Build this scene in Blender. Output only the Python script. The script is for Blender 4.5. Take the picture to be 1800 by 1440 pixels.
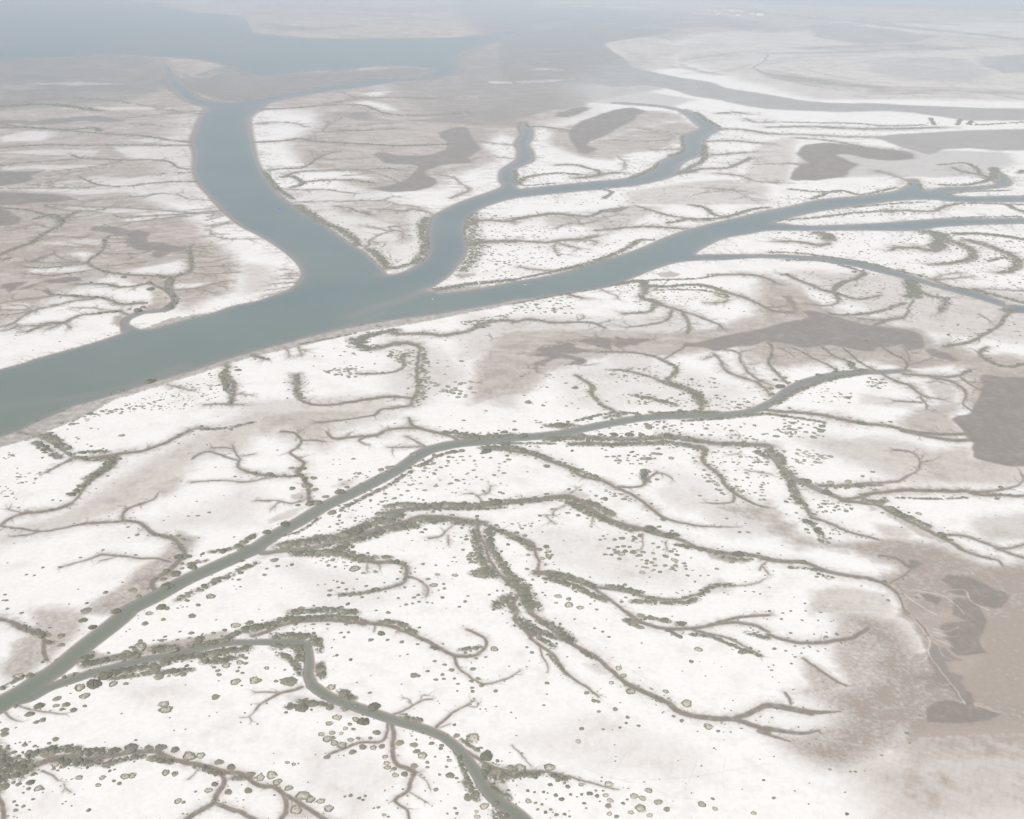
import bpy, math, random
import numpy as np
R = math.radians
sc = bpy.context.scene
for o in list(bpy.data.objects): bpy.data.objects.remove(o)
# ------------------------------------------------------------ camera, sky, sun, exposure
H = 500.0                      # metres above the flats
FPX = 2000.0                   # focal length in photograph pixels (1800 wide)
HORIZ = -60.0                  # image row of the horizon
PITCH = math.atan((720 - HORIZ) / FPX)
cd = bpy.data.cameras.new('camera'); cam = bpy.data.objects.new('camera', cd)
sc.collection.objects.link(cam); sc.camera = cam
cd.sensor_width = 36.0; cd.lens = 36.0 * FPX / 1800.0
cd.clip_start = 1.0; cd.clip_end = 200000.0
cam.location = (0, 0, H); cam.rotation_euler = (math.pi / 2 - PITCH, 0, 0)
SUN_EL, SUN_AZ = R(50), R(198)   # azimuth measured from +Y (view direction) towards +X
w = bpy.data.worlds.new("World"); sc.world = w; w.use_nodes = True
nt = w.node_tree; nt.nodes.clear()
sky = nt.nodes.new('ShaderNodeTexSky'); sky.sky_type = 'NISHITA'; sky.sun_disc = False
sky.sun_elevation = SUN_EL; sky.sun_rotation = SUN_AZ; sky.altitude = 500
sky.air_density = 1.0; sky.dust_density = 2.5; sky.ozone_density = 1.0
bg = nt.nodes.new('ShaderNodeBackground'); bg.inputs['Strength'].default_value = 0.10
wo = nt.nodes.new('ShaderNodeOutputWorld')
nt.links.new(sky.outputs[0], bg.inputs[0]); nt.links.new(bg.outputs[0], wo.inputs[0])
sd = bpy.data.lights.new('sun', 'SUN'); sun = bpy.data.objects.new('sun', sd)
sc.collection.objects.link(sun); sd.energy = 4.3; sd.angle = R(0.6); sd.color = (1.0, 0.94, 0.86)
sun.rotation_euler = (math.pi / 2 - SUN_EL, 0, math.pi - SUN_AZ)
sc.view_settings.view_transform = 'Standard'; sc.view_settings.look = 'None'
sc.view_settings.exposure = 0.04; sc.view_settings.gamma = 1.0
HAZE_DENSITY = 0.95e-4
TRACE = """
WP G|-480,794 0,650 @B0 250,1085 560,1000 760,940 870,900 905,870 905,845 940,865 1010,880 1100,865 1300,810 1500,760 1650,710 @B1 0,680 120,640 220,605 290,555 325,500 325,470 310,430 260,375 180,310 90,250 0,200 @B0 1700,150 1600,70 1530,0 @A0 1470,1370 1400,1290 1370,1200 1372,1080 1350,1000 1375,930 1400,860 1430,800 1450,760 1390,735 1300,700 1240,650 1190,590 1160,520 1140,480 1180,460 1230,540 1290,590 1340,640 1410,690 1530,715 1630,722 1720,700 @A1 0,690 60,680 200,655 400,620 560,590 740,560 900,553 1100,543 1200,530 1240,490 1100,470 800,470 640,500 400,500 200,530 0,540 @A0 1600,470 1400,420 1100,400 800,385 400,405 -200,425 -400,300 -400,-150 700,-150 910,0 1080,12 1200,45 1400,88 1680,108 1760,180 @A1 0,230 200,250 360,268 640,270 760,267 1100,265 1400,262 1540,245 1800,240 1800,262 1640,320 1470,370 1435,430 1430,510 1350,530 1200,562 1000,575 850,595 700,620 450,650 220,690 80,720 30,770 @A0 1750,830 1755,930 1780,1050 @A1 0,1130 40,1210 110,1310 170,1380 @B1 250,0 350,70 480,150 600,230 700,300 740,320 775,350 850,420 900,470 920,492 1000,485 1080,455 1160,405 1210,350 1222,300 1215,200 1235,120 1260,75 1320,40 1400,0 @A1 1500,1400 1650,1350 1740,1310 1720,1270 1730,1200 1800,1150 @A2 40,1120 50,1060 30,1010 70,950 60,900 75,860 100,890 130,910 130,970 105,1020 140,1080 140,1130 80,1160 20,1190 10,1240 15,1300 50,1330 200,1315 400,1295 600,1275 800,1255 950,1220 1010,1190 1040,1140 1130,1100 1200,1075 1215,1040 1210,960 1290,920 1340,895 1290,860 1250,820 1180,775 1210,770 1290,808 1370,850 1440,890 1450,910 1380,950 1340,990 1350,1040 1320,1090 1220,1130 1170,1170 1160,1210 1120,1240 1000,1275 850,1305 650,1325 400,1350 200,1370 0,1395 @B1 1640,0 1560,35 1500,80 1470,130 1460,190 1475,260 1475,320 1450,380 1400,440 1350,500 1250,570 1170,600 1220,612 1300,620 1420,610 1600,585 @B2 0,545 200,510 400,465 600,400 800,345 950,290 1100,225 1250,175 1400,135 1600,90 @B3 0,42 150,15 @A3 380,1405 700,1375 900,1345 960,1320 1010,1290 1000,1262 1040,1262 1070,1320 1130,1340 1250,1320 1500,1310 1620,1290 1600,1220 1570,1185 1650,1230 1700,1280 1660,1312 1500,1332 1300,1350 1280,1370 1400,1383 1800,1378 2100,1378 2100,1418 1800,1418 1300,1415 1150,1400 900,1410 @B3 600,10 350,45 150,90 30,130 100,133 300,148 700,135 1000,115 1300,95 1800,95 2000,95 2000,128 1800,130 1450,140 1200,155 1000,180 700,178 300,180 @B2 1800,180 1650,205 1500,230 1400,270 1280,345 1400,350 1800,350 @B3 200,355 500,380 700,415 1000,495 1200,560 1450,610 1650,680 1800,710 1950,780 1950,830 1800,760 1700,730 1500,665 1300,610 1100,555 950,515 750,465 600,430 400,395 200,380 @B2 1700,372 1500,385 1300,390 1150,405 1000,450 850,510 650,580 400,618 200,650 0,672 @B1 1700,695 1500,730 1250,770 1050,795 800,835 600,875 400,920 200,975 0,1025 @B0 1600,1085 1400,1150 1200,1210 1000,1270 750,1350 500,1420 @C0 450,5 250,90 120,150 0,190 -1880,860
W A0 2|1140,480 1150,440 1210,420
W A2 2|1180,775 1060,750 900,735 750,725
W D0 30>24|-60,665 0,630 150,550 300,450 420,370 600,220 770,90 880,0
W C0 23>17|880,1440 920,1400 1100,1310 1300,1200 1500,1110 1800,980
W C1 18>14|-50,985 0,970 150,870 300,790 500,670 650,600 850,500 1000,420 1100,350 1200,290 1350,250
W C1 12>9|1350,250 1450,235 1600,222 @C2 0,200 200,185 350,165 500,135 700,95 900,60 1100,45 1300,40 1500,35 @C2 1700,5 @B3 60,1370
W B3 12>5|60,1370 150,1300 280,1240 450,1200 600,1180 800,1175 960,1165
W D0 14>9|150,600 220,580 350,510 500,460 650,410 800,370 1000,320 1200,285 1400,240 1600,200 1800,195
W D1 9>18|0,192 100,193 250,190 330,200 365,250 375,350 370,430 400,500
W D1 17>14|400,500 500,570 650,630 850,700 1000,750 1200,810 1320,860
W D1 15>28|1320,860 1420,940 1500,1040 1560,1130 1620,1230 1700,1310 1800,1380 @D2 50,1420 160,1520
W B0 10>6|880,890 880,820 930,780 1000,755
W B0 5>8|1000,755 1150,740 1210,710 1230,660 1190,600 1190,530
W C3 7>4|0,285 40,335 100,410 180,480 350,562 450,602 
W C2 4|420,180 700,203 900,203 1100,188
W C1 5|50,1010 200,990 400,970 560,925
N G|-40,800 0,787 55,772 72,763 87,757 100,752 160,727 200,703 275,680 350,657 400,640 450,626 500,615 550,604 600,592 625,585 697,574 750,565 850,545 900,535 950,527 1000,517 1060,506 1112,488 1150,474 1187,463 1150,440 1000,490 900,500 600,520 300,560 0,680
P G .62 60|-300,-120 2100,-120 2100,60 1700,40 1250,60 1000,140 1030,200 850,260 500,190 350,190 300,330 0,330 -300,330
P A0 .5 30|-200,400 1100,500 1400,760 1300,900 900,1000 700,1200 900,1440 -200,1440
L A0 .8 12|850,985 1300,960 1350,1000 1340,1020
L A0 .9 14|800,1035 1300,1030 1360,1080 1350,1170 1100,1130 900,1100
L A0 .9 14|1100,1230 1370,1200 1470,1400 1150,1340 900,1310 700,1290 900,1260
L A0 .7 10|0,960 200,920 400,930 300,990 0,1000
KV A0 1.4 3|1340,1022 1100,1022 900,1020 600,1022 350,1018 100,1030 0,1045 -150,1050
KV A0 1.6 3|1330,1000 1200,985 1100,970 1000,955 800,945 600,930 350,905 150,890 0,875
K A0 1.2|1400,780 1250,785 1000,740 600,690 300,700
KV A0 1.6 2|1365,1190 1250,1180 1200,1140 1100,1125 900,1125 700,1120 580,1115 500,1090
K A0 1.2|850,1130 700,1165 500,1190
K A0 1|580,1115 400,1130 200,1140 0,1165
KV A0 1.2 2|1390,1275 1200,1280 1050,1290 900,1310 720,1305 600,1265 560,1245
K A0 .9|720,1305 560,1322 400,1315 280,1300 270,1290 400,1270
K A0 .9|620,1322 400,1320 150,1325 0,1325
K A0 1|1480,1410 1330,1400 1250,1370 1130,1360 1000,1380 800,1390 600,1420
K A0 .8|1370,1215 1200,1215 1120,1225
K A0 .8|720,1170 720,1190 600,1195 300,1245
K A0 .9|1440,800 1200,800 900,830
K A0 .9|1400,870 1250,875 1100,880 900,870
F A0|-60,1215 0,1210 180,1185 350,1180 320,1200 220,1230 240,1270 150,1290 0,1310 -60,1310
F A0|-60,1360 150,1355 350,1365 560,1385 540,1405 400,1420 200,1430 150,1445 0,1440
M A0 .8 2|-60,850 250,845 500,825 700,810 780,830 900,850 870,865 600,855 300,880 -60,880
M A0 .7 4|0,1105 60,1115 0,1125
V A0 12|0,750 350,735 700,780
V A0 7|0,900 200,900 450,915 660,900 700,925
M A0 .7 14|-100,450 300,410 700,380 1100,400 1130,500 900,560 600,600 300,620 150,640 280,580 200,550 0,550
M A0 .7 8|0,650 300,620 600,600 1000,600 1150,640 1000,660 600,640 300,720 0,780
M A0 .75 4|1250,520 1300,550 1450,500 1550,470 1800,440 1800,660 1650,680 1550,665 1500,620 1510,590 1580,540 1520,510 1430,540
P A1 .6 25|300,760 1000,700 1800,700 1800,1100 1350,1250 1300,1330 800,1350 600,1290 300,1150 200,1000 500,850
F A1|1290,920 1480,880 1500,920 1550,1010 1600,1045 1540,1080 1480,1100 1530,1135 1500,1155 1380,1150 1290,1165 1250,1190 1170,1205 1190,1230 1250,1245 1280,1275 1270,1300 1200,1330 1100,1345 950,1350 780,1345 760,1330 870,1315 960,1300 1050,1265 1100,1220 1150,1180 1100,1150 950,1155 870,1140 860,1100 800,1085 870,1065 920,1070 980,1095 1100,1095 1200,1095 1300,1070 1350,1040 1345,1000 1290,965 1280,940
M A1 0.68 9|1290,920 1400,895 1800,860 1900,780 1800,700 1600,780 1300,830 1000,850 800,840 850,800 700,780 600,810 700,850 1100,860 1480,870
M A1 0.54 15|1100,600 1400,580 1800,570 1800,660 1300,660
M A1 0.54 18|600,780 400,830 500,900 600,830
M A1 0.72 21|1400,0 2000,0 2000,260 1600,250 1520,200 1450,120 1400,80
M A1 0.54 12|0,150 200,180 450,195 700,175 730,190 500,210 200,215 0,200
M A1 0.54 12|0,30 500,40 1000,60 1350,30 1400,80 900,85 400,60 0,60
M A1 0.59 12|0,560 100,530 300,510 500,500 680,490 680,510 500,560 300,600 100,620 0,620
L A1 .9 10|740,670 800,650 950,640 870,680
L A1 .9 12|560,740 760,710 900,730 1000,780 900,775 700,725
L A1 .9 20|-50,900 150,890 250,920 150,980 -50,990
L A1 .95 25|0,1030 150,1020 200,1100 350,1180 150,1190 30,1160
L A1 .95 22|60,1210 250,1190 700,1210 800,1260 500,1250 250,1290 100,1280
L A1 .9 14|330,1300 600,1290 500,1330 330,1320
KV A1 1.8 6|0,1000 200,990 300,975 380,990 500,1000 700,1010 800,1015 1000,1025 1200,1020 1340,1015
K A1 1.3|380,985 420,940 520,870 620,810 560,800
KV A1 1.3 4|480,930 600,920 800,915 1000,905
K A1 1|0,870 130,860 260,865 340,890
KV A1 1.4 3|0,770 250,760 500,740 680,735 790,750 880,790 1000,810 1150,815 1250,810 1500,795
K A1 1.6|470,740 600,710 750,690 950,685 1200,690 1500,690
K A1 1.4|600,640 700,690 740,680
KV A1 1.3 3|0,1200 60,1200 200,1185 300,1185 370,1160 430,1115 500,1085 580,1065
K A1 .9|450,1130 600,1120 750,1115
K A1 1|360,1060 430,1070 520,1065
KV A1 1.4 3|200,1240 300,1210 450,1200 650,1195 780,1195 870,1185 1000,1190
K A1 1.2|780,1200 870,1225 950,1255 1000,1285
K A1 .9|620,1235 750,1225
KV A1 1.6 5|330,1280 430,1270 550,1265 700,1270 820,1285
V A1 8|180,1250 250,1240 330,1290 250,1320
K A1 1.2|180,1330 350,1335 500,1335 600,1350 700,1360
K A1 1.1|250,1420 500,1415 700,1415 880,1410 930,1390 960,1385
K A1 1|900,1405 1000,1440
K A1 .9|640,890 750,880 870,870 920,865
K A1 3>1.5|1370,1395 1400,1380 1450,1360 1490,1345 1490,1320 1440,1290 1390,1250 1290,1230
K A1 1.1|1800,1115 1750,1110 1650,1105 1550,1110
K A1 .9|1800,1020 1600,1000
V A1 6|60,1210 150,1320 260,1400
V A2 5|20,1200 60,1300 300,1290
L A2 .9 12|130,900 350,920 300,1000 150,1150 60,1250 140,1080 150,980
L A2 .95 14|-200,1020 0,900 60,960 20,1100 -80,1120
P A2 .6 16|550,1000 900,900 1200,850 1330,900 1200,950 1100,1050 800,1080 700,1130 450,1100 350,1050 250,1000 280,900 430,870 700,780 1100,780 1200,830
M A2 0.77 6|-100,500 -100,300 350,240 500,280 640,320 720,370 830,430 840,470 1000,510 1200,550 1400,570 1500,620 1800,665 @A3 250,710 450,725 700,725 1100,745 1500,760 1800,790 1900,800 1900,860 1400,850 1000,790 800,780 500,790 300,780 0,770 @A2 1550,730 1450,700 1300,690 1100,620 900,600 750,620 600,590 200,585 0,600
M A2 0.54 24|0,250 350,240 640,300 1100,200 1500,190 1800,240 1800,150 1300,100 900,60 300,60 0,60
L A2 .6 8|100,170 300,150 440,165 420,200 300,190 200,215
L A2 .5 8|600,165 800,160 1050,180 1150,210 900,205
L A2 .95 6|640,310 900,262 1060,262 1120,310 1400,320 1700,335 1800,340 @A3 0,360 700,350 1400,345 1800,330 @A3 1800,750 1500,740 1100,720 700,705 450,705 250,690 0,650 @A2 1500,610 1400,555 1200,540 1000,500 840,455 820,420 720,360
P A2 .45 20|640,310 900,262 1060,262 1120,310 1300,330 1150,400 1200,480 1000,490 850,460 720,360
F A2|400,920 450,870 550,830 640,800 760,760 850,755 970,790 880,800 870,840 750,900 650,960 560,990 520,1020 600,1045 640,1065 550,1075 520,1085 460,1075 450,1040 420,1000 400,970
F A2|300,820 330,790 500,750 560,760 480,800 400,825
M A2 0.63 6|-100,700 200,660 500,640 560,690 500,760 300,770 100,820 0,830 -100,860
M A2 0.45 12|560,720 900,640 1300,700 1100,760 800,740
L A2 .9 14|80,1200 300,1160 600,1200 450,1230 200,1290 50,1310
L A2 .95 14|800,1100 1000,1080 1200,1000 1190,1070 1000,1180 830,1230
L A2 .95 16|1380,1000 1800,960 1800,1230 1450,1220 1300,1150 1400,1060
L A2 .9 12|1350,830 1500,800 1650,800 1700,860 1500,890 1400,860
K A2 1.1|700,980 850,995 1000,990 1130,980
K A2 1.1|950,1045 1020,1055 1150,1050
K A2 .9|880,900 1000,920 1180,940
KV A2 1.6 6|1450,910 1600,910 1800,940
KV A2 1.6 4|1380,995 1550,990 1660,1000 1800,1010
KV A2 1.3 4|1400,1090 1550,1080 1700,1070
KV A2 2 6|1170,1220 1250,1210 1320,1190 1400,1185 1520,1180 1600,1150 1680,1110
K A2 1.6|1450,1220 1600,1235 1700,1270 1800,1280
KV A2 1.3 3|100,890 200,890 330,905 420,920
K A2 1.3|740,1095 790,1140 790,1190
KV A2 1.6 6|320,1160 450,1160 520,1180 600,1200 620,1220
KV A2 2 9|450,1250 550,1245 640,1225 750,1215
K A2 1.1|1640,830 1700,860 1800,860
KV A2 1.2 4|1440,800 1560,790 1640,800
V A2 10|30,1300 100,1250 300,1220 500,1230
V A2 8|850,1250 1000,1180 1040,1150
V A2 8|1210,960 1210,1060 1100,1100
V A2 8|1160,1230 1250,1180 1350,1120 1340,1020
V A2 6|1290,790 1360,840 1450,890
V A2 6|600,1330 700,1350 640,1400
P A2 .4 14|800,1350 1200,1290 1500,1260 1800,1300 1800,1440 800,1440
K A2 1.1|1280,1370 1400,1350 1560,1340
K A2 1.3|1340,1320 1450,1330 1560,1340 1650,1380 1700,1410
T A2 3 0.96|1800,380 1760,440 1700,470 1720,490 1800,520 @A3 250,550 500,585 800,615
T A2 4 0.96|1000,60 1150,85 1350,115
T A2 4 0.64|0,50 400,40 800,30
T A3 3 0.96|0,375 300,372 600,365 900,350 1200,345 1400,340
T A3 5 0.96|-300,60 0,90 300,120 600,150 900,185 1200,215 1500,245 1800,280
T A3 4 0.64|1000,150 1300,175
M A3 0.63 8|280,180 500,170 700,190 900,210 1100,245 1200,260 1000,300 700,310 500,290 330,260 300,220
T A3 7 0.80|300,340 600,330 900,320 1300,345
M A3 0.59 9|1480,380 1600,390 1800,330 1850,330 1850,520 1650,515 1550,480 1480,470
M A3 0.27 18|700,500 1000,440 1400,430 1500,560 1300,560 900,560
T A3 2 0.64|0,430 300,400 700,390
T A3 2 0.48|400,480 700,430 1000,400
T A3 2 0.56|600,600 900,640 1400,640 1800,700
T A3 3 0.48|1450,650 1800,660
M A3 0.81 6|-600,-60 2000,-60 2000,110 1800,105 1200,70 600,45 0,32 -300,10
M A3 0.81 6|700,950 1000,940 1400,915 1800,895 1900,890 1900,1080 1600,1060 1400,1040 1250,1050 1150,1100 950,1040
F A3|200,1070 280,1010 400,1005 600,1020 750,1045 850,1060 960,1060 1100,1110 900,1130 700,1120 560,1080 480,1090 560,1130 640,1160 560,1200 580,1240 400,1260 330,1270 260,1265 160,1275 155,1240 200,1175 290,1150 200,1090
M A3 0.50 15|200,1070 600,1010 950,1050 1300,1060 1700,1070 1750,1150 1500,1240 1200,1250 800,1240 560,1250 200,1270
P A3 .4 10|-50,1000 200,960 150,1280 -200,1300
V A3 6|100,860 350,865 640,870 800,885 1100,880
V A3 4|1140,830 1170,880
V A3 4|1350,840 1330,880
V A3 4|1430,850 1440,880 1800,860
KV A3 2 3|0,895 300,890 600,905 900,905 1200,895
K A3 1.3|0,940 250,945 500,960 700,965
KV A3 1 2|200,970 450,990 700,1040 850,1060
KV A3 2 3|1300,1180 1380,1210 1500,1230 1600,1280
V A3 5|1200,1160 1400,1150 1500,1220
V A3 8|1600,1180 1560,1260 1400,1300 1200,1300
V A3 8|1000,1290 1060,1300 1050,1340
V A3 6|300,1400 500,1340 650,1370 900,1320
V A3 7|150,1330 350,1350 500,1350
K A3 1|-100,1155 150,1150 250,1160
K A3 1|0,1285 110,1285
K A3 1.5|760,1200 900,1240 1000,1280
V A3 8|1770,1220 1800,1200 1900,1200
V A3 5|1250,1370 1400,1350 1700,1340
L A3 .9 6|1100,1260 1300,1250 1550,1270 1450,1300 1130,1330
L A3 .9 6|1300,1360 1800,1350 1800,1370 1350,1380
L A3 .8 8|0,900 1800,870 1800,885 1000,930 600,940
P B0 .62 30|-100,-100 900,-100 1300,60 1500,250 1650,400 1650,600 1300,740 1100,600 800,500 400,650 0,860 -100,880
L B0 .9 14|850,490 1000,440 1290,390 1290,470 1150,490 850,480
L B0 .95 14|450,620 900,560 1100,620 1080,670 1000,670 800,640 600,650
L B0 .9 14|650,340 560,330 500,350 620,390
L B0 .9 12|900,120 1400,70 1560,50 1400,40 1000,60 850,110
L B0 .8 10|220,450 500,440 600,430 600,460 400,480 220,480
L B0 .8 10|1230,560 1450,550 1400,580 1240,585
F B0|630,180 660,150 800,155 900,175 990,180 1060,200 1030,240 1060,265 1150,265 1230,290 1320,300 1290,325 1200,335 1140,370 1060,370 1060,340 1100,320 980,320 900,290 870,265 880,245 930,235 780,205 700,190
F B0|-60,0 60,30 90,70 160,85 150,120 100,145 30,145 0,150 -60,130
F B0|0,570 100,545 200,540 100,600 60,625 30,600 0,595
F B0|130,590 350,525 480,505 580,510 570,535 450,550 370,550 300,545 200,590 130,600
F B0|190,410 220,390 290,360 340,355 400,325 380,345 350,365 280,385 280,400
KV B0 3 4|770,215 740,250 730,300 690,350 640,380 620,410 660,440 720,465 800,480 950,495 1100,500 1210,505
KV B0 3>2 5|1210,510 1330,475 1350,420 1340,370 1330,310 1360,280
K B0 1.3|610,405 450,385 390,345 380,325
K B0 1.2|600,405 400,405 190,400
KV B0 1.3 2|600,415 450,430 300,445 160,435
KV B0 1.4 2|650,460 500,480 370,500 240,490 170,485
K B0 1.1|700,300 640,290 520,270
K B0 1.1|690,300 600,300 450,295
K B0 1.5|770,215 850,215 920,205
K B0 1.3|760,240 880,240
K B0 1.2|760,265 880,260
K B0 1.6|730,345 850,345 1000,340 1060,320
K B0 1.3|740,440 850,420 1020,405
K B0 1.3|900,350 940,375
K B0 1.1|1370,300 1470,290
K B0 1.1|1380,305 1470,308
K B0 1.2|1360,320 1480,340
K B0 1.2|1220,340 1320,340
K B0 1.1|1370,360 1520,370
K B0 1.2|1370,410 1480,405 1590,380
K B0 1.4|1370,440 1540,430 1640,430
K B0 1.4|1350,475 1450,490 1560,480 1650,475
K B0 1|1540,430 1600,415
K B0 1|1560,480 1600,465
K B0 1|1480,490 1440,510
K B0 2.2>1|1210,600 1350,590 1450,570 1530,545 1620,535
K B0 1|1500,560 1580,580
K B0 1|1480,565 1560,545
K B0 1.6|1350,590 1420,595 1500,620
KV B0 2 5|1160,600 1090,570 1050,550 960,570 840,580 760,560 640,555 540,560
K B0 1.4|960,570 940,595
KV B0 2.4 6|1000,690 850,700 800,680 700,650 600,650 500,640 370,630 320,605
K B0 1.6|370,640 250,660 120,670 20,690
K B0 2.3|700,655 500,680 380,710 250,740 150,790 100,830 0,860
K B0 1.8|250,740 100,770 0,775
K B0 1.5|200,740 0,740
K B0 1.5|100,830 150,860
K B0 1.2|220,740 180,710 100,705
KV B0 2.4 5|850,750 780,750 680,765 550,780 450,830 350,830 200,890
K B0 1.6|450,830 500,860
K B0 1.8|450,830 350,870
K B0 1.6|450,830 300,850 150,850 60,880
K B0 1.3|780,745 650,725 540,725
K B0 3|890,770 840,750
P B0 .7 6|800,790 850,770 880,800 860,850 840,860 790,840
P B0 .6 8|1060,600 1160,600 1210,690 1170,740 1000,745 1060,680
KV B0 4 6|560,45 480,80 440,110 430,140 350,180 270,230 230,265 100,310 0,350 -100,380
KV B0 2 5|430,110 350,80 200,40 0,20
K B0 1.6|560,45 700,35 800,5
K B0 1.5|560,45 460,40 380,0 @A0 1500,1500
K B0 1.3|470,90 600,80
K B0 1.3|290,240 450,225 560,235 620,220
K B0 1.3|330,160 250,140 100,175
V B0 7|250,100 370,70 420,120
V B0 6|0,385 60,375 -50,400
KV B0 1.3 2|800,70 860,90 1050,80 1200,72 1400,55 1550,45
K B0 1.3|820,155 950,120 1150,95 1350,75
K B0 1.2|730,135 790,155
K B0 .9|1450,180 1550,140 1700,120
K B0 .9|1480,180 1500,215 1600,240 1800,240
K B0 .9|1460,85 1560,60
K B0 .9|1450,110 1580,75
K B0 .9|1450,150 1600,125
K B0 .8|1300,45 1540,15
B B0|1050,545,14d 1060,592,16d 1015,515,8d 870,508,12d 1140,510,14d 970,740,18d 910,732,9d 1025,690,10d 1010,720,13d 800,750,14d 700,765,10d 640,545,8d 500,635,8d 310,605,8 430,110,14d 1190,515,12d 1215,640,12d 1225,690,14d 1200,720,12d 1180,590,12d 280,210,10d 220,255,9d 450,15,6 1345,385,8 1320,400,8
V B0 7|1215,520 1170,590 1200,620 1230,680 1180,720
B B0|1055,1238,20d 1080,1222,9d 1030,1255,8d 860,1303,10d 778,1330,6d
B C0|258,75,8d 450,10,5d
KV B0 5>4 8|1590,1125 1590,1200 1630,1250 1645,1310 1620,1400
K B0 1.6|1440,1405 1550,1400 1620,1405 1700,1405
K B0 1.2|1640,1330 1760,1335
K B0 1.6|1180,1265 1250,1280 1330,1305
Z B0 150 4|850,1400 1200,1290 1550,1170 1600,1250 1560,1350 1300,1440 900,1460
Z C0 60 6|400,100 650,20 1200,-80 900,20 700,60 500,120
V B0 7|1560,1180 1570,1240 1620,1330
B B0|1660,1140,8 1675,1160,14 1590,1240,10
V B1 12 .45|290,0 450,110 600,180 690,240 720,290
V B1 12 .6|800,310 860,360 930,450
V B1 12 .5|950,450 1080,420 1150,370 1190,280 1170,150 1210,90
Z B1 60 4|550,130 680,180 730,290 640,240
Z B1 50 4|850,240 950,280 960,380 1050,380 950,450 840,340
V B1 22 .25|1520,60 1510,160 1550,300 1520,380 1450,470
V B1 14 .6|1250,600 1500,560 1800,530
Z B1 160 5|1480,60 1800,60 1800,520 1450,470 1480,380
P B1 .6 3|1390,490 1540,480 1540,500 1430,520
KV B1 4 12|1480,285 1600,262 1800,255
KV B1 2 6|1480,130 1600,110 1800,120
K B1 3>1.5|770,310 820,240 900,200 950,180 940,155 1010,150
K B1 1.8>1|920,185 850,160 790,155
K B1 2|950,180 1010,185 1040,200 1025,240
K B1 1.5|800,250 850,265
P B1 .5 16|500,10 900,-50 1100,50 1100,250 1000,300 950,150 800,100 600,80
K B1 2|560,10 650,20 700,40 800,70
F B1|740,50 820,42 800,60 830,72 780,75
K B1 1.6|800,30 950,35 1050,45 1100,30 1200,50 1250,70
K B1 1|1050,0 1150,20
P B1 .35 16|-100,400 100,430 150,520 100,600 -100,640
K B1 .9|300,495 200,498
K B1 1|300,520 180,520
K B1 1.2|290,545 140,555
K B1 .9|290,480 220,485
K B1 .8|260,460 200,455
K B1 .9|250,575 160,590
K B1 .9|230,600 60,640
V B1 14 .9|980,885 900,895 760,930 720,985 800,1010 870,1000
V B1 14 .5|680,940 720,1000 800,1020
KV B1 3 9|960,890 1000,910 1200,905 1300,920 1450,900 1560,860 1650,820 1800,815
K B1 5>7|900,1000 1000,970 1100,980 1155,1010 1140,1080 1130,1200 1140,1290 1130,1330
K B1 7>4|1130,1330 1100,1370 1090,1410
V B1 12 .15|950,990 1100,970 1170,1020 1160,1200 1160,1400
KV B1 4>3 5|1100,1360 950,1350 800,1365 650,1390 500,1410 380,1400 310,1370
KV B1 4>6 8|310,1370 285,1300 280,1200
P B1 .5 10|220,1180 340,1180 300,1260 240,1240
K B1 3|1090,1410 950,1432 @C1 1000,-15 880,0 830,40 700,60 600,75 430,90
KV B1 2.5 5|1100,1040 1040,1050 1020,1080 1040,1130 1000,1165 900,1185 750,1190
Z B1 50 6|460,1170 700,1120 740,1200 680,1230
Z B1 50 6|920,1020 1110,1020 1110,1130 960,1120
Z B1 80 6|1170,1000 1220,1100 1230,1300 1150,1420 1110,1400 1150,1200
Z B1 40 7p|1230,1250 1600,1230 1500,1370 1250,1330
Z B1 20 5|400,1000 1000,1000 1000,1150 400,1150
Z B1 20 5|200,1180 400,1250 380,1370 240,1350
Z B1 20 5p|1200,950 1700,950 1700,1200 1300,1200
K B1 2.5>1|200,1010 230,1030 235,1070
K B1 3>1.5|300,1000 320,1060
K B1 1.5|310,1010 350,1030
K B1 2.5|-20,1050 60,1085
V B1 5|-40,1060 100,1090
V B1 4|300,985 700,905
B B1|960,878,11d 735,842,6d 850,852,7d 875,855,6d 770,965,12d 850,990,10d 750,940,10d 1275,1112,7 1130,1270,8d 1130,1170,8d 1600,860,10d 1630,850,9d
K B1 1.5|1640,905 1660,940
P B1 .4 25|1700,950 1850,850 1850,1440 1600,1400 1680,1200
P B2 .6 22|-100,890 300,870 700,875 1100,890 1400,870 1800,740 1800,900 1400,1020 1100,1080 800,1040 300,1160 100,1330 -300,1400 -250,1100
F B2|100,1060 200,1040 170,1020 190,1005 290,995 390,970 440,975 440,1000 600,1030 620,1035 500,1040 430,1050 350,1045 460,1070 530,1090 520,1120 450,1125 350,1130 450,1095 330,1080 250,1110 230,1140 190,1130 180,1165 150,1160 160,1130 120,1130 200,1100 250,1070
F B2|460,960 540,940 620,930 690,940 710,960 700,980 690,1020 640,1010 560,985
F B2|720,960 735,925 790,940 830,930 880,940 920,940 990,945 960,960 900,975 870,995 820,985 790,1010 750,1010 720,980
F B2|1200,965 1300,970 1450,930 1600,900 1800,865 @B3 0,860 100,830 280,800 290,770 220,745 300,740 400,765 500,790 600,825 750,855 900,870 1050,890 1080,920 1110,990 1100,1005 1000,1025 930,1010 960,985 900,985 850,1000 780,1000 730,1010 760,1040 680,1030 560,1010 450,985 400,990 260,1010 200,1000 150,980 0,960 @B2 1800,950 1700,990 1550,1000 1450,1030 1400,1025 1390,1010 1300,1000 1200,1000
P B2 .5 10|1550,1000 1800,950 @B3 150,990 400,1000 700,1050 500,1100 200,1020 0,1100 @B2 1700,1150
KV B2 4>2.5 6|1330,1440 1320,1370 1250,1310 1180,1270 1110,1250 1100,1220 1150,1180 1150,1140 1060,1095 1000,1065 900,1045 800,1035 700,1035 620,1035
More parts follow.
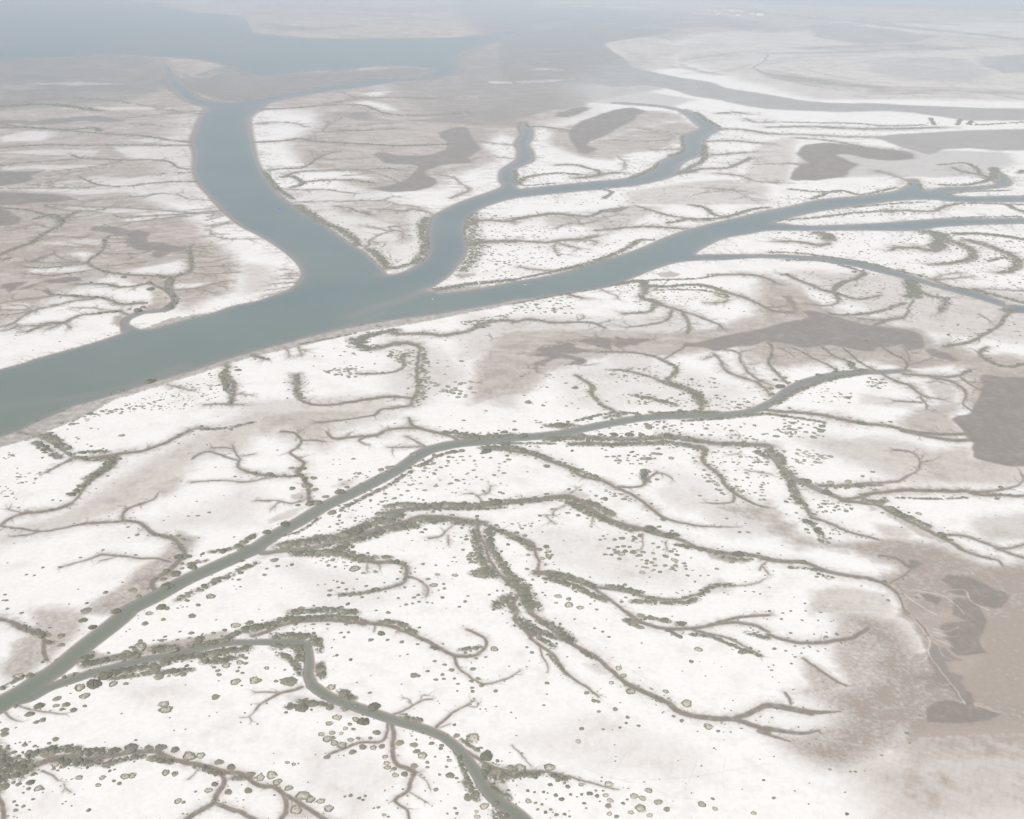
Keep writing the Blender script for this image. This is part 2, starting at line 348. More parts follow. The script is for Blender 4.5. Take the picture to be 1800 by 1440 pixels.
V B2 13 .8|1080,1250 1200,1290 1280,1320 1340,1400
K B2 3>4|1060,1095 1110,1060 1180,1020 1230,980
KV B2 2 4|1070,1250 1000,1220 900,1190 800,1165 720,1160
KV B2 3 6|450,1200 530,1250 575,1290 555,1320 600,1380 650,1420 @C2 700,0 750,45
K B2 4>3|1420,1050 1460,1090 1500,1160 1600,1210 1700,1240 1790,1300 @B3 10,1340
K B2 2|1350,1085 1420,1060
K B2 3|1500,1020 1590,1040 1610,1110 1700,1210 1800,1260
K B2 2|1590,1040 1650,1025
K B2 1.5|690,980 690,1010 710,1030
K B2 1.5|720,950 710,985 750,1000 800,1030
V B2 10 .9|660,570 800,550 900,535 950,570 1100,575 1300,562 1400,580 1480,610
V B2 6|870,540 1000,530 1300,520 1450,490
V B2 5|1000,600 1300,600 1480,630 1520,650
KV B2 4 10|930,560 940,610 900,650 960,670 1030,690
KV B2 3>2 6|1000,690 990,730 950,755 800,765
KV B2 3 3|1000,690 1100,720 1250,765
K B2 3>4|1250,765 1400,820 1470,850 1480,875
K B2 5>2.5|1120,740 1110,790 1050,825 950,845 820,860
K B2 5>8|1200,760 1235,820 1245,860 1235,900
KV B2 3 3|1480,610 1600,640 1700,680 1800,730 @B3 50,750 150,755
K B2 1.6|1450,640 1520,665 1490,685 1400,690
K B2 3|1430,495 1550,490 1700,495 1800,520 @B3 50,545
K B2 1.5|620,590 680,620 740,640 745,660
KV B2 3 3|0,830 120,805 200,815 300,830 450,825 570,830 650,865
K B2 1.6|460,820 510,790
K B2 1.5|600,835 680,820
KV B2 3 4|380,620 430,640 490,655
P B2 .55 2|1010,485 1050,475 1120,472 1190,485 1180,500 1120,510 1050,508
Z B2 90 5|0,690 450,640 460,770 0,760
V B2 5|0,700 300,640 600,590
Z B2 30 5|0,1190 500,1200 500,1440 0,1440
Z B2 50 5|620,1160 1050,1130 1060,1230 700,1250
Z B2 60 5|1350,1340 1800,1360 1700,1440 1350,1440
Z B2 60 5|750,1320 1250,1370 1200,1440 800,1400
Z B2 30 5|1200,1220 1500,1210 1500,1300 1250,1290
V B2 9 .6|870,1340 1000,1370 1150,1410
P B2 .45 14|200,80 600,60 900,0 1100,20 900,100 700,200 500,150 250,150
P B2 .3 14|600,1000 1000,1000 1000,1200 700,1150
KV B2 2.5 6|0,110 150,80 300,65 430,75 550,80 650,40 800,20
K B2 2|420,75 460,100 480,130
K B2 1.8|480,130 400,130 310,165
K B2 1.5|480,140 600,115
K B2 1.5|620,95 740,70
F B2|620,50 720,35 810,15 800,35 730,55
KV B2 2.2 4|590,180 680,175 800,160 1000,155 1200,170
KV B2 2.2 3|880,10 950,30 1100,75 1200,90 1300,110
KV B2 2.2 6|0,250 120,260 250,265 310,255 400,245 500,240 600,220
K B2 3>1.5|310,250 300,310 320,350
K B2 2|350,275 400,290 470,305
K B2 2|400,250 550,250 600,265 580,275
V B2 8|0,100 150,80 300,60
V B2 10|1100,130 1250,100 1400,110
KV B2 2 6|1250,0 1350,20 1420,70 1470,80
K B2 1.6|50,435 150,455 300,465
V B2 9 .5|300,470 600,390 800,310 900,250 1000,250
V B2 6 .7|0,530 300,470 500,430
V B2 8 .6|1340,100 1500,90 1700,30 1800,20
Z B2 40 4|0,150 250,150 250,240 0,240
Z B2 60 4|0,270 300,280 300,420 0,430
V B3 7|50,110 300,95 600,60 900,40
Z B3 160 4|500,20 1150,0 1200,60 600,90 300,100
KV B3 2 6|850,50 950,40 1150,45 1250,10
V B3 5|600,20 800,0 1100,-20
V B3 6|1250,10 1400,-10 1800,0
V B3 4|1300,90 1800,85
V B3 14 .8|350,200 400,200 430,250
KV B3 2.5 6|430,270 370,285 200,260 80,260
V B3 18 .8|1100,190 1200,205 1220,240 1190,300
KV B3 3 5|1220,300 1180,325 1050,305 900,300 870,320
V B3 11 .9|1300,205 1500,205 1650,220 1800,245 1900,250
KV B3 2 11|1280,250 1400,300 1450,350 1400,390 1300,410 1150,420
KV B3 3 12|1400,250 1550,290 1700,350 1760,410 1720,460 1640,480
V B3 6|1550,400 1620,380 1700,370
V B3 8|1680,0 1800,50
V B3 6|0,335 200,340 450,370 700,410 850,450
V B3 6|900,460 1100,510 1300,580 1500,610 1800,690
V B3 6|100,390 400,400 700,480
V B3 7|1450,600 1800,690
K B3 1.6|1140,525 1250,490 1330,480
K B3 1.6|1180,530 1400,510
K B3 1.3|1430,590 1800,605
B B3|605,470,13d 1700,740,12d 1740,745,10d
KV B3 3.5 8|680,480 620,520 540,540 490,570 465,610 490,660
K B3 3.5>2|490,660 490,690 400,710 280,700
KV B3 3 4|460,620 380,600 300,560 240,540 130,490
KV B3 2.2 6|480,620 560,650 650,665 780,640
V B3 14 .9|1000,530 1020,600 1030,650 990,640
K B3 5>4|1020,670 990,720 960,790 850,810 750,845
K B3 2.5|950,790 800,810 650,800
KV B3 3 7|960,690 850,730 700,765 500,775 440,765
KV B3 3 9|1070,610 1150,645 1240,655 1250,690 1220,750
KV B3 5>4 5|1740,740 1660,790 1640,840 1560,890 1470,940 1400,970 1250,995
V B3 9|1650,740 1730,740
Z B3 40 4|1200,850 1400,830 1500,950 1300,960
K B3 2.2|1480,770 1540,800 1570,830
KV B3 4>3 5|1540,1000 1490,1040 1520,1080 1600,1120 1700,1140 1800,1120
F B3|110,640 160,640 190,680 210,740 190,745 150,700 110,660
K B3 2|0,720 60,720 120,712
K B3 2|0,735 100,755 170,755
P B3 .65 26|-50,480 200,560 500,760 700,800 1000,780 1200,900 1450,1040 1800,1250 1900,1250 1900,1440 1350,1440 1400,1150 1100,1200 700,1100 0,1150 -200,1000 -100,850
L B3 .9 10|240,540 420,580 480,700 440,720 300,650
L B3 .95 16|820,840 1000,800 1150,800 1250,900 1200,980 1100,870
L B3 .8 8|430,1090 560,1110 610,1160 500,1150
L B3 .8 8|680,1120 900,1130 900,1160 760,1160
L B3 .9 10|1000,1150 1300,1130 1350,1180 1100,1190
F B3|1100,1020 1150,1010 1270,1045 1350,1100 1290,1105 1200,1080 1140,1060
F B3|1480,1210 1530,1190 1650,1210 1800,1290 1900,1340 @C3 1900,480 1800,420 1700,400 1550,370 1440,340 1450,310 1430,270 1450,230 1400,200 1380,160 1280,55 1300,45 1420,40 @B3 1440,1420 1500,1330 1480,1300 1520,1270
KV B3 2.2 3|960,1165 980,1120 960,1090 900,1060 830,1020 790,990
K B3 2|980,1130 1050,1110 1150,1080
K B3 2.6|1000,1110 990,1060 970,1030
KV B3 2 3|760,1170 650,1110 580,1050 530,1010
KV B3 2.6 4|620,1160 560,1100 480,1070 430,1040 380,1000
KV B3 2.2 2|490,1170 430,1130 300,1070 250,1040 180,1010
KV B3 2.6 3|140,1260 100,1220 30,1150 0,1110 20,1060 30,1000 0,970
K B3 1.6|190,1075 150,1040 80,1010
K B3 1.5|700,1160 600,1150 560,1120
K B3 3.5|960,1190 1100,1200 1250,1210 1340,1200 1420,1165
F B3|1380,1170 1400,1150 1440,1160 1440,1180 1380,1190
K B3 3|1350,1210 1420,1260 1530,1320
K B3 2|1420,1245 1500,1250
KV B3 3 4|800,1190 900,1240 1000,1270
K B3 4>2|1000,1270 1070,1330 1110,1350 1230,1370
K B3 4|1070,1350 1110,1400 1120,1440
K B3 3|1080,1390 900,1380
K B3 4|1150,1210 1280,1240 1370,1290 1390,1340 1370,1400 1420,1440
V B3 7 .8|250,1250 450,1190 700,1165
V B3 8 .7|60,1400 150,1340 300,1270 450,1225 650,1190
B B3|355,1195,13d 120,1215,11d 50,1230,12d 85,1275,20d 20,1290,12d 150,1250,8d 200,1238,8d 690,955,9d 590,1118,15d 480,1155,8d 30,1330,12d 440,1240,9d 575,1100,8d
Z B3 30 6|700,1210 830,1230 820,1300 700,1280
Z B3 30 5|300,1280 600,1290 600,1400 300,1400
Z B3 16 4|1700,800 1800,900 1700,1050 1600,1000
P B3 .35 12|650,1330 1050,1380 1050,1440 650,1400
P B3 .45 12|1100,1240 1300,1260 1340,1400 1200,1420
P C0 .42 30|1200,260 1800,0 1900,100 1700,300 1400,350 1300,450 1200,600 1000,680 700,750 500,850 0,950 0,830 300,780 500,700 800,500
P C0 .5 16|1000,560 1100,500 1300,450 1260,560 1150,620
KV C0 4.5>3 5|300,200 380,240 450,290 520,330 620,340 750,325 880,305 1000,290 1150,240 1250,190 1350,140 1420,130
K C0 2|150,160 230,180 300,200
V C0 7|1420,140 1600,130 1780,90
V C0 10 .6|330,170 400,220 480,280
V C0 9 .6|250,230 330,280 420,340
V C0 8 .6|560,300 750,300 
B C0|335,180,10 390,180,9 430,215,9 480,275,10 400,260,12d 600,350,10d 760,415,10d 625,495,10d 345,705,12 735,305,8
V C0 12 .8|800,340 740,410 700,440 620,480
V C0 7 .6|520,340 700,360 760,330
V C0 8|620,500 560,560 500,600
K C0 5>4|820,330 790,400 700,460 620,520 560,600 500,660
K C0 5>4|500,660 400,700 300,715 170,730 80,760 20,800
KV C0 3>1.5 5|500,350 400,400 330,440
K C0 3|0,815 120,835 300,855 400,840 600,800
K C0 2|300,855 200,880 100,890
K C0 1.5|170,730 60,700
K C0 3.5|600,800 700,795 860,785
K C0 2>5|1120,580 1080,630 1000,660 900,695 865,740 865,780
KV C0 5>7 2|865,780 960,790 1030,830 1080,870 1200,900
KV C0 6>9 6|1200,900 1250,930 1270,970 1300,1000 1270,1050 1220,1100 1160,1150 1090,1190 1070,1240 1100,1270
K C0 3.5>2|1200,1070 1100,1045 980,1045 850,1030 740,1020 680,1030 600,1060 450,1100
K C0 1.5|740,1020 830,1030 720,1060
K C0 1.5|900,695 880,680
B C0|1200,882,9 1250,887,12 1290,910,11 1255,1030,17d 1320,1030,17 1355,1105,18d 1230,1150,24 1150,1190,14d 1170,1235,22d 1200,1235,14d 935,1268,17 740,1285,11d 605,1410,22 815,1415,18d 975,1310,12 1390,1370,9 1480,1310,18r 1520,1195,20 1135,1385,20d 1050,1430,15r 1170,1395,14 1280,1115,10 1170,1130,14d 1110,880,9d
P C0 .5 16|1250,850 1400,900 1350,1000 1200,1200 1100,1280 900,1380 800,1440 550,1440 700,1320 860,1240 950,1130 1150,1000
L C0 .8 8|1100,1200 1140,1210 1130,1250 1100,1240
V C0 10 .5|1250,1340 1500,1220 1650,1150 1800,1080
V C0 8 .5|1330,1090 1450,1060
V C0 8 .5|1480,1000 1600,990 1720,930 1790,880
Z C0 20 5|100,440 300,440 250,520 100,520
Z C0 12 5|0,520 110,520 120,620 0,620
Z C0 10 5|0,300 150,310 100,350 0,350
B C0|130,688,7 370,635,7 425,640,6 300,1110,8 422,1106,9 565,1040,7 725,985,7 952,1022,8 550,1263,5 485,1367,5 185,1160,7 240,1165,7 1390,745,9 1325,748,7 900,825,8 965,880,10 905,900,6 150,1430,10 35,1300,8 50,1400,8 20,1340,6 855,180,12r 640,130,7 690,135,5 800,515,4 490,693,5 1430,1005,6 1650,470,7 1665,950,8 1250,1395,6 1285,1388,5 1315,1386,5 1570,1190,6 1600,1190,6 1635,1192,6 1680,1195,9 1690,1245,6 1660,1262,4 1395,1375,10 1150,780,5 1470,722,8 100,940,4 610,1360,9 45,1340,9 915,760,5
K C0 3|1350,350 1400,310 1480,295 1580,330 1670,355
K C0 3.5|1690,350 1650,290 1640,260
K C0 2|1640,275 1560,265 1500,270
KV C0 4 2|1690,345 1670,400 1720,430 1800,450
K C0 1.6|1710,325 1780,315
K C0 2|1350,510 1500,500 1600,500 1700,510 1800,500 @C1 50,485 150,470
B C0|1790,445,12d 1655,470,7 1490,497,6
P C1 .55 16|0,50 300,0 700,0 1000,20 700,60 500,130 500,230 300,200 200,120 0,200
KV C1 4>5 2|1075,60 1090,100 1150,130 1300,170 1400,200 1420,235
K C1 4|1130,130 1000,130 900,150 850,180 700,190 580,205 530,195 500,160
K C1 2|640,185 660,165
K C1 4>2.5|850,180 740,205 730,225 770,245
KV C1 3>6 2|180,155 260,160 300,190 320,220 290,270 240,300 290,340 340,380 300,420
K C1 2|290,165 320,150
K C1 3>1.5|330,215 420,215 480,225
KV C1 6 7|300,420 300,450 340,480 350,520 370,560 370,620 400,660
KV C1 3 5|0,455 100,465 200,470 310,465
B C1|250,408,12 335,412,14d 405,480,13d 255,552,14d 295,670,11d 415,560,14 205,800,19d 75,858,16d 535,720,19 590,575,20d 640,545,11d 880,420,14 940,405,18 430,650,20 490,610,14 310,460,14d 360,530,22 380,660,18d 95,450,14d 200,460,10 120,462,9d 160,950,14 220,950,22 330,930,20 430,890,18 510,905,22 610,880,22 700,850,28d 745,820,18d 820,800,22 860,730,16 930,780,34 950,740,26 1010,740,20d 1040,665,22 1110,672,16 1160,670,12 1335,670,20 1690,645,24d 925,680,14
K C1 2|0,640 150,640 250,660 330,640
K C1 2|160,650 110,695
P C1 .4 8|80,780 250,700 350,680 250,760 100,800
P C1 .5 6|250,600 340,570 350,640 250,640
P C1 .4 8|530,550 600,510 700,490 650,540
K C1 2|930,265 1050,265 1180,258 1225,265
K C1 2|1060,190 1120,220 1200,262
K C1 1|960,270 960,300
V C1 6 .6|600,700 900,550 1000,490 1100,430
V C1 6 .7|1150,400 1300,320 1450,290
V C1 4 .6|100,900 300,860 450,760
V C1 4 .5|800,500 1000,410
V C1 8 .9|1330,160 1450,170 1560,190 1700,185 1800,170
V C1 14 .9|1440,190 1600,200 1800,200
V C1 13 .9|1600,270 1800,280
V C1 6 .9|1480,250 1620,240 1800,240
B C1|1330,160,16d 1400,150,14d 1105,310,14 1250,315,10 1525,180,14d 1640,180,14d 1690,185,14d 1750,155,13d 1085,410,9d 1120,395,8d 1175,355,7d 1620,290,20d 240,860,7d
K C1 6>8|50,1010 200,990 400,970 600,910 750,870 900,830 1050,790 1150,755 1300,755 1450,780 1540,790
V C1 18 .9|180,960 330,930 500,905 620,880 700,850 800,800 880,770
V C1 16 .8|280,1010 400,1010 550,1000 650,935 800,890 900,850
V C1 18 .9|880,770 960,780 950,720
V C1 10 .9|920,680 1050,665 1200,675 1350,665 1550,670 1700,650 1800,655
V C1 6 .6|1050,710 1250,700 1500,700 1750,690
K C1 6>5|950,720 1100,690 1300,690 1500,683 1700,670 1800,650
V C1 16 .9|1000,820 1150,780 1300,775 1450,785 1530,800
V C1 9 .8|950,850 1150,820
V C1 14 .8|500,1000 600,1020 700,1040 800,1060
Z C1 40 7|350,1000 680,960 700,1100 500,1110
KV C1 6>3 9|780,1060 860,1075 950,1070 1040,1090 1060,1130 1050,1190 1020,1225 900,1260 750,1290 600,1300
V C1 8 .5|700,1020 800,1030 950,1040
K C1 3|1070,1170 1150,1200 1210,1260 1200,1310
P C1 .4 6|1150,1200 1220,1240 1220,1320 1170,1300
K C1 3>1|1220,905 1300,890 1350,840 1400,800
K C1 1.2|1350,880 1355,950
K C1 2.5>1|1590,645 1550,600 1490,590
K C1 1.5|1560,605 1640,580 1650,540
K C1 2|780,1070 785,1140
K C1 2|870,1070 870,1120
T C1 2.5 1|1560,800 1570,870 1610,940 1640,1040 1700,1130 1800,1240
K C1 5|1555,800 1565,870 1605,940 1635,1040 1690,1130 1790,1240
V C1 11 .7|1530,850 1560,950 1590,1060 1680,1180
V C1 11 .7|1630,840 1650,950 1710,1060 1790,1180
V C1 12 .7|1480,790 1600,800
KV C1 5 10|1600,800 1700,850 1800,880
V C1 13 .7|1530,1150 1620,1170
V C1 16 .7|1700,1380 1750,1330 1790,1320
Z C1 30 7|1480,1010 1560,1000 1650,1180 1500,1170
B C1|692,1115,21r 1400,1163,12r 1250,1232,15r 1275,1158,10r 520,1270,10 515,1305,10d 590,1307,11 635,1262,9 840,1138,10 755,1148,10 1055,1370,9 1100,1362,8 1145,1350,8 1205,1355,7 1240,1360,6 1310,1320,10 1470,1348,9 1430,1385,8 1285,1270,6 1210,1190,11 1325,1257,9 1320,1225,8 1110,1320,10 1140,1302,10 1000,1325,8 775,1240,9 745,1318,9 930,1425,11 845,1412,7 320,1400,17r 60,1160,10 150,1100,10 75,1118,8 130,1055,16 1265,1093,7 1380,1068,5 1410,1070,5 1490,1310,7 1640,1300,7 1670,1405,9 1455,985,9 1175,1085,9 665,1300,8 610,1218,9 570,1208,7 545,1200,5 580,1250,8 485,1227,5 435,1232,5 710,1192,6 910,1280,6 995,1190,8 1045,1250,8 860,1325,6 1575,1150,30 1500,1050,11d 1520,1030,12 1160,1210,8
B C1|1065,570,9 1130,557,6 1000,560,6 1020,600,8 975,622,10 805,635,8 1675,460,9 1205,475,7 1250,445,8 1245,378,11 1350,360,9 1180,430,9 1300,405,9 1775,350,11 1120,500,5 1245,717,10 1375,740,9 685,345,9 590,740,7 680,707,6 740,680,5 780,765,6 860,665,7 680,483,5 500,480,4 810,690,5 1265,425,7 1340,395,8 1385,335,8 1435,330,7 1190,410,10 1515,590,8 1605,578,7 150,285,6 545,350,4 585,350,4 540,385,4 590,385,4 1460,75,8 1615,8,8 1710,380,6 1710,405,6
V C1 12 .9|250,1425 500,1410 700,1430
V C2 10 .8|250,110 330,120 420,110
B C2|340,110,24d 375,120,16 550,65,11 80,180,18d 20,140,11d 975,15,13 205,180,8d 620,175,11d 720,175,16d 825,175,18d 910,175,14d 490,175,16 1100,180,18d 1280,10,12d 1180,5,12d 885,40,14
V C2 12 .95|250,215 400,200 550,205 700,210 900,210 1100,195 1300,220 1450,240 1600,245 1800,255
V C2 12 .8|420,240 700,245 900,240 1100,235 1250,255 1330,270
K C2 5|1100,185 1300,220 1450,235 1600,240 1800,250
KV C2 4.5 6|1320,260 1360,290 1340,350 1380,400 1450,450 1500,530 1570,590
KV C2 4.5>2 3|1570,590 1640,630 1720,670 1800,690
K C2 5>2|1560,600 1550,650 1450,660 1380,655
P C2 .5 14|1400,680 1800,680 1850,800 1700,790 1500,720
P C2 .25 20|1100,500 1500,700 1200,720 1000,600
KV C2 4 5|0,290 130,310 260,360 400,410 500,470 640,500
KV C2 4.5>4 3|640,500 740,550 850,600 950,670
K C2 5>1.5|950,670 1050,750 1150,785 1300,815 1450,825 1580,825
V C2 12 .8|-50,250 60,280 150,310 260,350
V C2 6 .6|300,370 500,440 650,500
KV C2 2.6 3|740,545 900,540 950,490 1020,440
K C2 2.6>1|1020,440 1080,455 1130,490
V C2 9 .8|940,430 920,470 950,510
K C2 7>6|0,650 200,632 380,607 470,640 560,700 640,750 750,800 880,830 1000,870 1080,890
K C2 6|1080,890 1200,920 1300,970 1450,1000 1600,1020 1700,1025 1800,1050
V C2 11 .9|-40,650 150,640 300,620 400,620 500,655
V C2 11 .9|530,650 620,690 700,735
V C2 12 .9|400,650 500,705 700,790 850,850
V C2 10 .9|950,830 1080,880 1150,880
V C2 7 .7|1150,950 1350,980
V C2 7 .8|1380,1000 1600,1015 1800,1045
V C2 8 .6|1480,1040 1650,1060
P C2 .6 6|1350,990 1480,1010 1650,1040 1640,1080 1550,1080 1400,1050
P C2 .45 6|270,600 400,560 560,600 480,640 300,620
B C2|590,665,20d 690,725,24 970,835,24d 1110,880,20d 1160,880,12d 1330,980,16d 80,635,15d 110,632,13d 165,635,14d 245,395,15 400,725,8 465,742,11 195,745,9 480,565,10 1235,1165,9 1440,1118,10 1075,1025,11 1120,995,12 1150,1095,12 985,1075,10 1040,1140,11 650,1018,9 620,915,8 755,1048,11 785,960,11 740,965,10 700,1020,10 1210,1080,9 1225,1120,8 1130,1120,8 1380,1165,6 1325,1168,6 1600,1012,20d 1685,1025,12d 1420,990,8 1680,1050,12 1545,1070,12 770,1010,16r 720,985,10 680,975,9 875,1100,6 915,1143,12r 940,1110,8 1000,1125,7 1160,1020,11 1065,770,14 280,700,9 1120,340,12r 940,345,14r 665,330,9 710,328,9 1020,490,10 635,625,9 590,605,9 850,920,9 1700,1280,6 1745,1295,6 1260,1042,5 1270,1130,5 1780,1165,5 1600,860,9 1660,862,9 1510,765,8 980,660,9 950,710,6 890,598,7 1440,638,6 1665,458,5 800,1320,8 770,1350,10 1320,605,8 420,447,7
B C2|190,980,14 90,885,12 215,1045,11r 235,1090,8 115,1020,10 105,1120,10 145,1195,8 325,1310,14r 400,1330,12 400,1370,18r 310,1358,8r 480,1390,14r 550,1365,6 595,1405,8 30,865,12d
K C2 1.6|370,675 300,710 290,740
K C2 1|290,740 240,750 300,800
K C2 2.2>1|390,600 440,570 460,550
K C2 1.8|920,870 920,960 900,990
K C2 1.8|1080,930 1090,990
K C2 1.2|570,760 560,800
Z C2 50 8|620,880 1000,870 1200,1000 1250,1100 1150,1150 900,1150 850,1000 650,1030
Z C2 40 7|650,330 1000,300 1130,340 1000,390 750,380
Z C2 30 7|880,80 1200,80 1100,150 900,130
Z C2 26 7|1250,290 1340,380 1420,480 1520,620 1420,560 1300,430
Z C2 20 6|1390,400 1500,430 1640,600 1550,560
Z C2 20 6|1690,290 1800,290 1800,400 1700,380
Z C2 10 6|1720,500 1790,500 1790,680 1740,650
Z C2 26 6|600,540 800,600 980,700 850,650 700,620
K C2 5|0,880 80,910 150,940 165,1000 190,1080 180,1140
K C2 5|180,1140 250,1160 380,1190 480,1210 560,1250 640,1300 720,1360 800,1420
V C2 10 .8|-20,890 60,920 140,980
V C2 11 .8|170,1150 300,1150 450,1195 600,1250
V C2 11 .8|260,1190 400,1230 540,1290 650,1340
KV C2 4>2.5 7|600,1250 750,1270 850,1290 950,1320 1100,1335
KV C2 3>2 4|1100,1335 1200,1330 1320,1290
V C2 9 .8|660,1240 900,1290
V C2 10 .6|850,1350 1200,1360 1300,1330
V C2 9 .7|1320,1300 1420,1240 1550,1235
K C2 1.5|1550,1240 1700,1225 1780,1190
P C2 .35 12|1300,1300 1450,1180 1600,1240 1500,1290
V C2 20 .9|-20,1180 60,1240 100,1310 150,1400
V C2 12 .9|-20,1350 20,1420
K C2 6|0,1240 60,1270 20,1340 10,1400
L C2 1 6|-20,1090 60,1150 130,1220 180,1300 150,1230 80,1150
Z C2 14 5|-10,780 150,800 150,870 0,830
Z C2 20 6|230,930 280,1000 300,1100 240,1030
K C2 1.2|1520,320 1590,310
K C2 1.2|1590,210 1600,180 1570,180
K C2 1.2|1640,425 1800,450
V C2 7 .8|1720,300 1800,340
V C2 5 .7|450,80 700,25 900,30
V C2 6 .7|1200,80 1500,60 1800,30
V C2 5 .6|0,240 300,240
V C2 7 .9|1000,30 1250,20 1450,15
K C2 3>2|1740,1130 1760,1090 1800,1065
K C2 2|1765,1105 1800,1150
V C2 8 .5|650,60 800,20
P C3 .5 20|700,250 1000,270 1050,300 1450,250 1440,340 1800,430 1850,560 1600,530 1200,520 1050,450 1000,380 700,290
P C3 .6 20|1100,-20 1400,-60 1300,60 1400,180 1200,200 950,140 900,60
P C3 .7 30|0,650 100,750 250,900 400,950 600,930 900,900 1200,950 1500,1080 1850,1180 1850,1440 950,1440 850,1250 700,1200 900,1130 850,1080 500,980 200,960 0,850
P C3 .4 20|1430,760 1850,680 1850,950 1550,930 1450,850
P C3 .4 16|300,1280 500,1240 850,1300 900,1440 300,1440
L C3 .7 12|900,1140 600,1080 850,1100
L C3 .6 10|500,780 700,700 900,800 800,860
P C3 .4 14|750,800 1000,830 1000,900 800,900
F C3|1220,1190 1260,1155 1400,1170 1500,1210 1550,1240 1650,1280 1700,1310 1690,1340 1640,1390 1600,1400 1500,1380 1430,1350 1400,1310 1340,1300 1240,1280 1300,1260
F C3|1060,1290 1130,1300 1220,1330 1200,1380 1110,1340
F C3|1300,1320 1400,1330 1480,1380 1520,1440 @D3 1540,50 1520,120 1480,170 1500,230 1560,270 1420,290 1330,290 1270,240 1300,200 1230,170 1270,130 1170,90 1250,60 1360,50 1440,45 1380,30 1300,10
P C3 .7 10|1000,1300 1220,1260 1550,1280 1750,1300 1800,1440 @D3 1800,300 1500,350 1250,430 1100,250 1000,60 900,0
F D3|1100,670 1150,640 1200,612 1300,605 1370,625 1400,540 1440,560 1450,640 1530,665 1640,700 1560,740 1430,765 1300,765 1130,760 1105,710
M D3 .75 4|1150,200 1250,240 1300,290 1380,320 1250,340 1270,400 1380,440 1360,480 1450,600 1350,610 1300,540 1180,430 1120,300
M D3 .6 5|1030,440 1150,430 1220,400 1280,440 1250,490 1300,520 1100,520 1150,480
K C3 7>5|-40,1045 100,1065 230,1070 300,1090 400,1130 550,1165 700,1185 800,1215 860,1250 910,1290
K C3 3|910,1290 940,1350 970,1420 @D3 1000,0 1050,50 1130,150
T C3 1.2 .9|905,1285 940,1350 965,1440 @D3 1050,50 1130,160 1160,210 1150,270 1200,350 1270,430 1330,530
C D3 2.2|1000,0 1060,70 1130,160 1140,200 1130,270 1180,350 1250,440 1320,530 1385,630
C D3 1|1140,180 1200,220 1230,290 1300,320
C D3 1|1150,120 1250,150 1320,160
C D3 1|1160,100 1260,120 1340,90
C D3 1|1140,160 1240,200 1300,230
C D3 1|1120,290 1090,330 1020,340
C D3 1|1290,490 1230,500 1200,480
C C3 1.2|950,1260 1150,1290 1250,1320 1350,1400 1380,1440
C C3 1.4|1230,1280 1380,1270 1430,1350 1550,1410
C C3 1|960,1300 1100,1400 1180,1440
B C3|245,1070,15d 820,1210,13d 375,1130,12d 1220,875,17d 1240,900,12d 1285,915,11d 785,655,16 890,700,13d 900,730,11d 280,500,16d 240,490,9d 660,95,16d 800,90,9 860,85,10 885,125,9d 1020,563,14d 1150,570,12d 1240,565,13d 1365,570,12d 1635,545,11d 1610,625,12 665,467,10 735,437,10 565,503,15r 440,512,16r 1060,730,12r 845,1340,9 1045,1320,9 950,1190,6d 260,1362,7 330,735,10 200,725,8 80,315,16r 150,130,10 225,128,11 380,115,14 1130,825,12 650,520,10 855,505,10 580,645,8d 650,595,9d 750,565,10 1080,815,9 1280,570,8d 720,1200,8d 1310,570,6 1700,600,10d 1640,595,8d 805,725,8 410,580,20d 10,1415,9 105,1430,7 265,1415,6 370,1425,7 160,1415,7 10,1250,5 820,620,9 740,640,12
KV C3 8>6 7|0,285 40,335 100,410 180,480 230,505 350,560 450,600 520,630
KV C3 6>5 3|520,630 620,620 720,590 820,580 950,565 1100,570 1400,575
KV C3 5>3 3|1400,575 1500,600 1800,605 1900,605
V C3 8 .7|20,270 90,330 110,380
K C3 4>3|1400,570 1500,580 1650,560 1740,540 1790,500 1780,440
P C3 .4 8|1400,560 1500,600 1800,600 1800,640 1600,630
K C3 5>6|520,640 700,660 800,680 900,740 1050,810 1200,890
K C3 6>3|1200,890 1300,940 1400,1000 1550,1045 1620,1060 1650,1100
P C3 .5 6|700,680 800,690 900,730 1060,820 1200,900 1300,950 1200,930 1050,880 960,820 850,760 800,700 720,715
K C3 4>3|1250,880 1400,890 1500,930 1650,975 1800,950
K C3 3|1600,975 1700,1010 1800,1045
V C3 9 .8|680,640 780,650 820,640
V C3 7 .8|850,690 950,740 1130,820
V C3 6 .6|350,530 600,540 800,530
K C3 3|370,540 500,535 700,515 880,510 960,480 1050,430 1070,370 1040,320 980,290 890,285
K C3 2>1|1070,370 1170,355
K C3 2|1060,360 1090,330
KV C3 5 6|-60,0 200,20 400,40 600,85 700,100
KV C3 5 3|700,100 850,115 950,140 1100,165 1300,175 1400,170
K C3 5|950,150 1150,190 1300,215 1450,215
V C3 6 .6|0,30 200,60 400,90
KV C3 4>3 6|180,490 210,600 270,690 310,760
KV C3 4>2 3|310,760 400,785 500,830 600,870 780,915
V C3 8 .5|110,440 170,560 210,660
V C3 9 .5|260,780 350,850 400,940
K C3 3>5|790,1025 900,1045 970,1090 1000,1110
F C3|1000,1060 1050,1060 1100,1085 1030,1120 970,1110
K C3 3|1000,1120 950,1170 860,1220
Z C3 50 6p|200,280 450,330 350,400 200,380
Z C3 50 7|30,60 400,100 400,200 50,200
Z C3 40 6|350,640 600,640 600,720 300,760
Z C3 16 5|400,820 600,850 600,880 400,880
V C3 4 .5|900,620 1200,630 1400,620
V C3 6 .4|150,1110 300,1120 430,1190
K D0 9>8|200,1080 300,1040 400,1005 500,1000 600,1020 700,1010 800,990 900,970 1050,960 1130,975 1200,1010 1300,1040 1400,1055 1500,1080 1600,1110
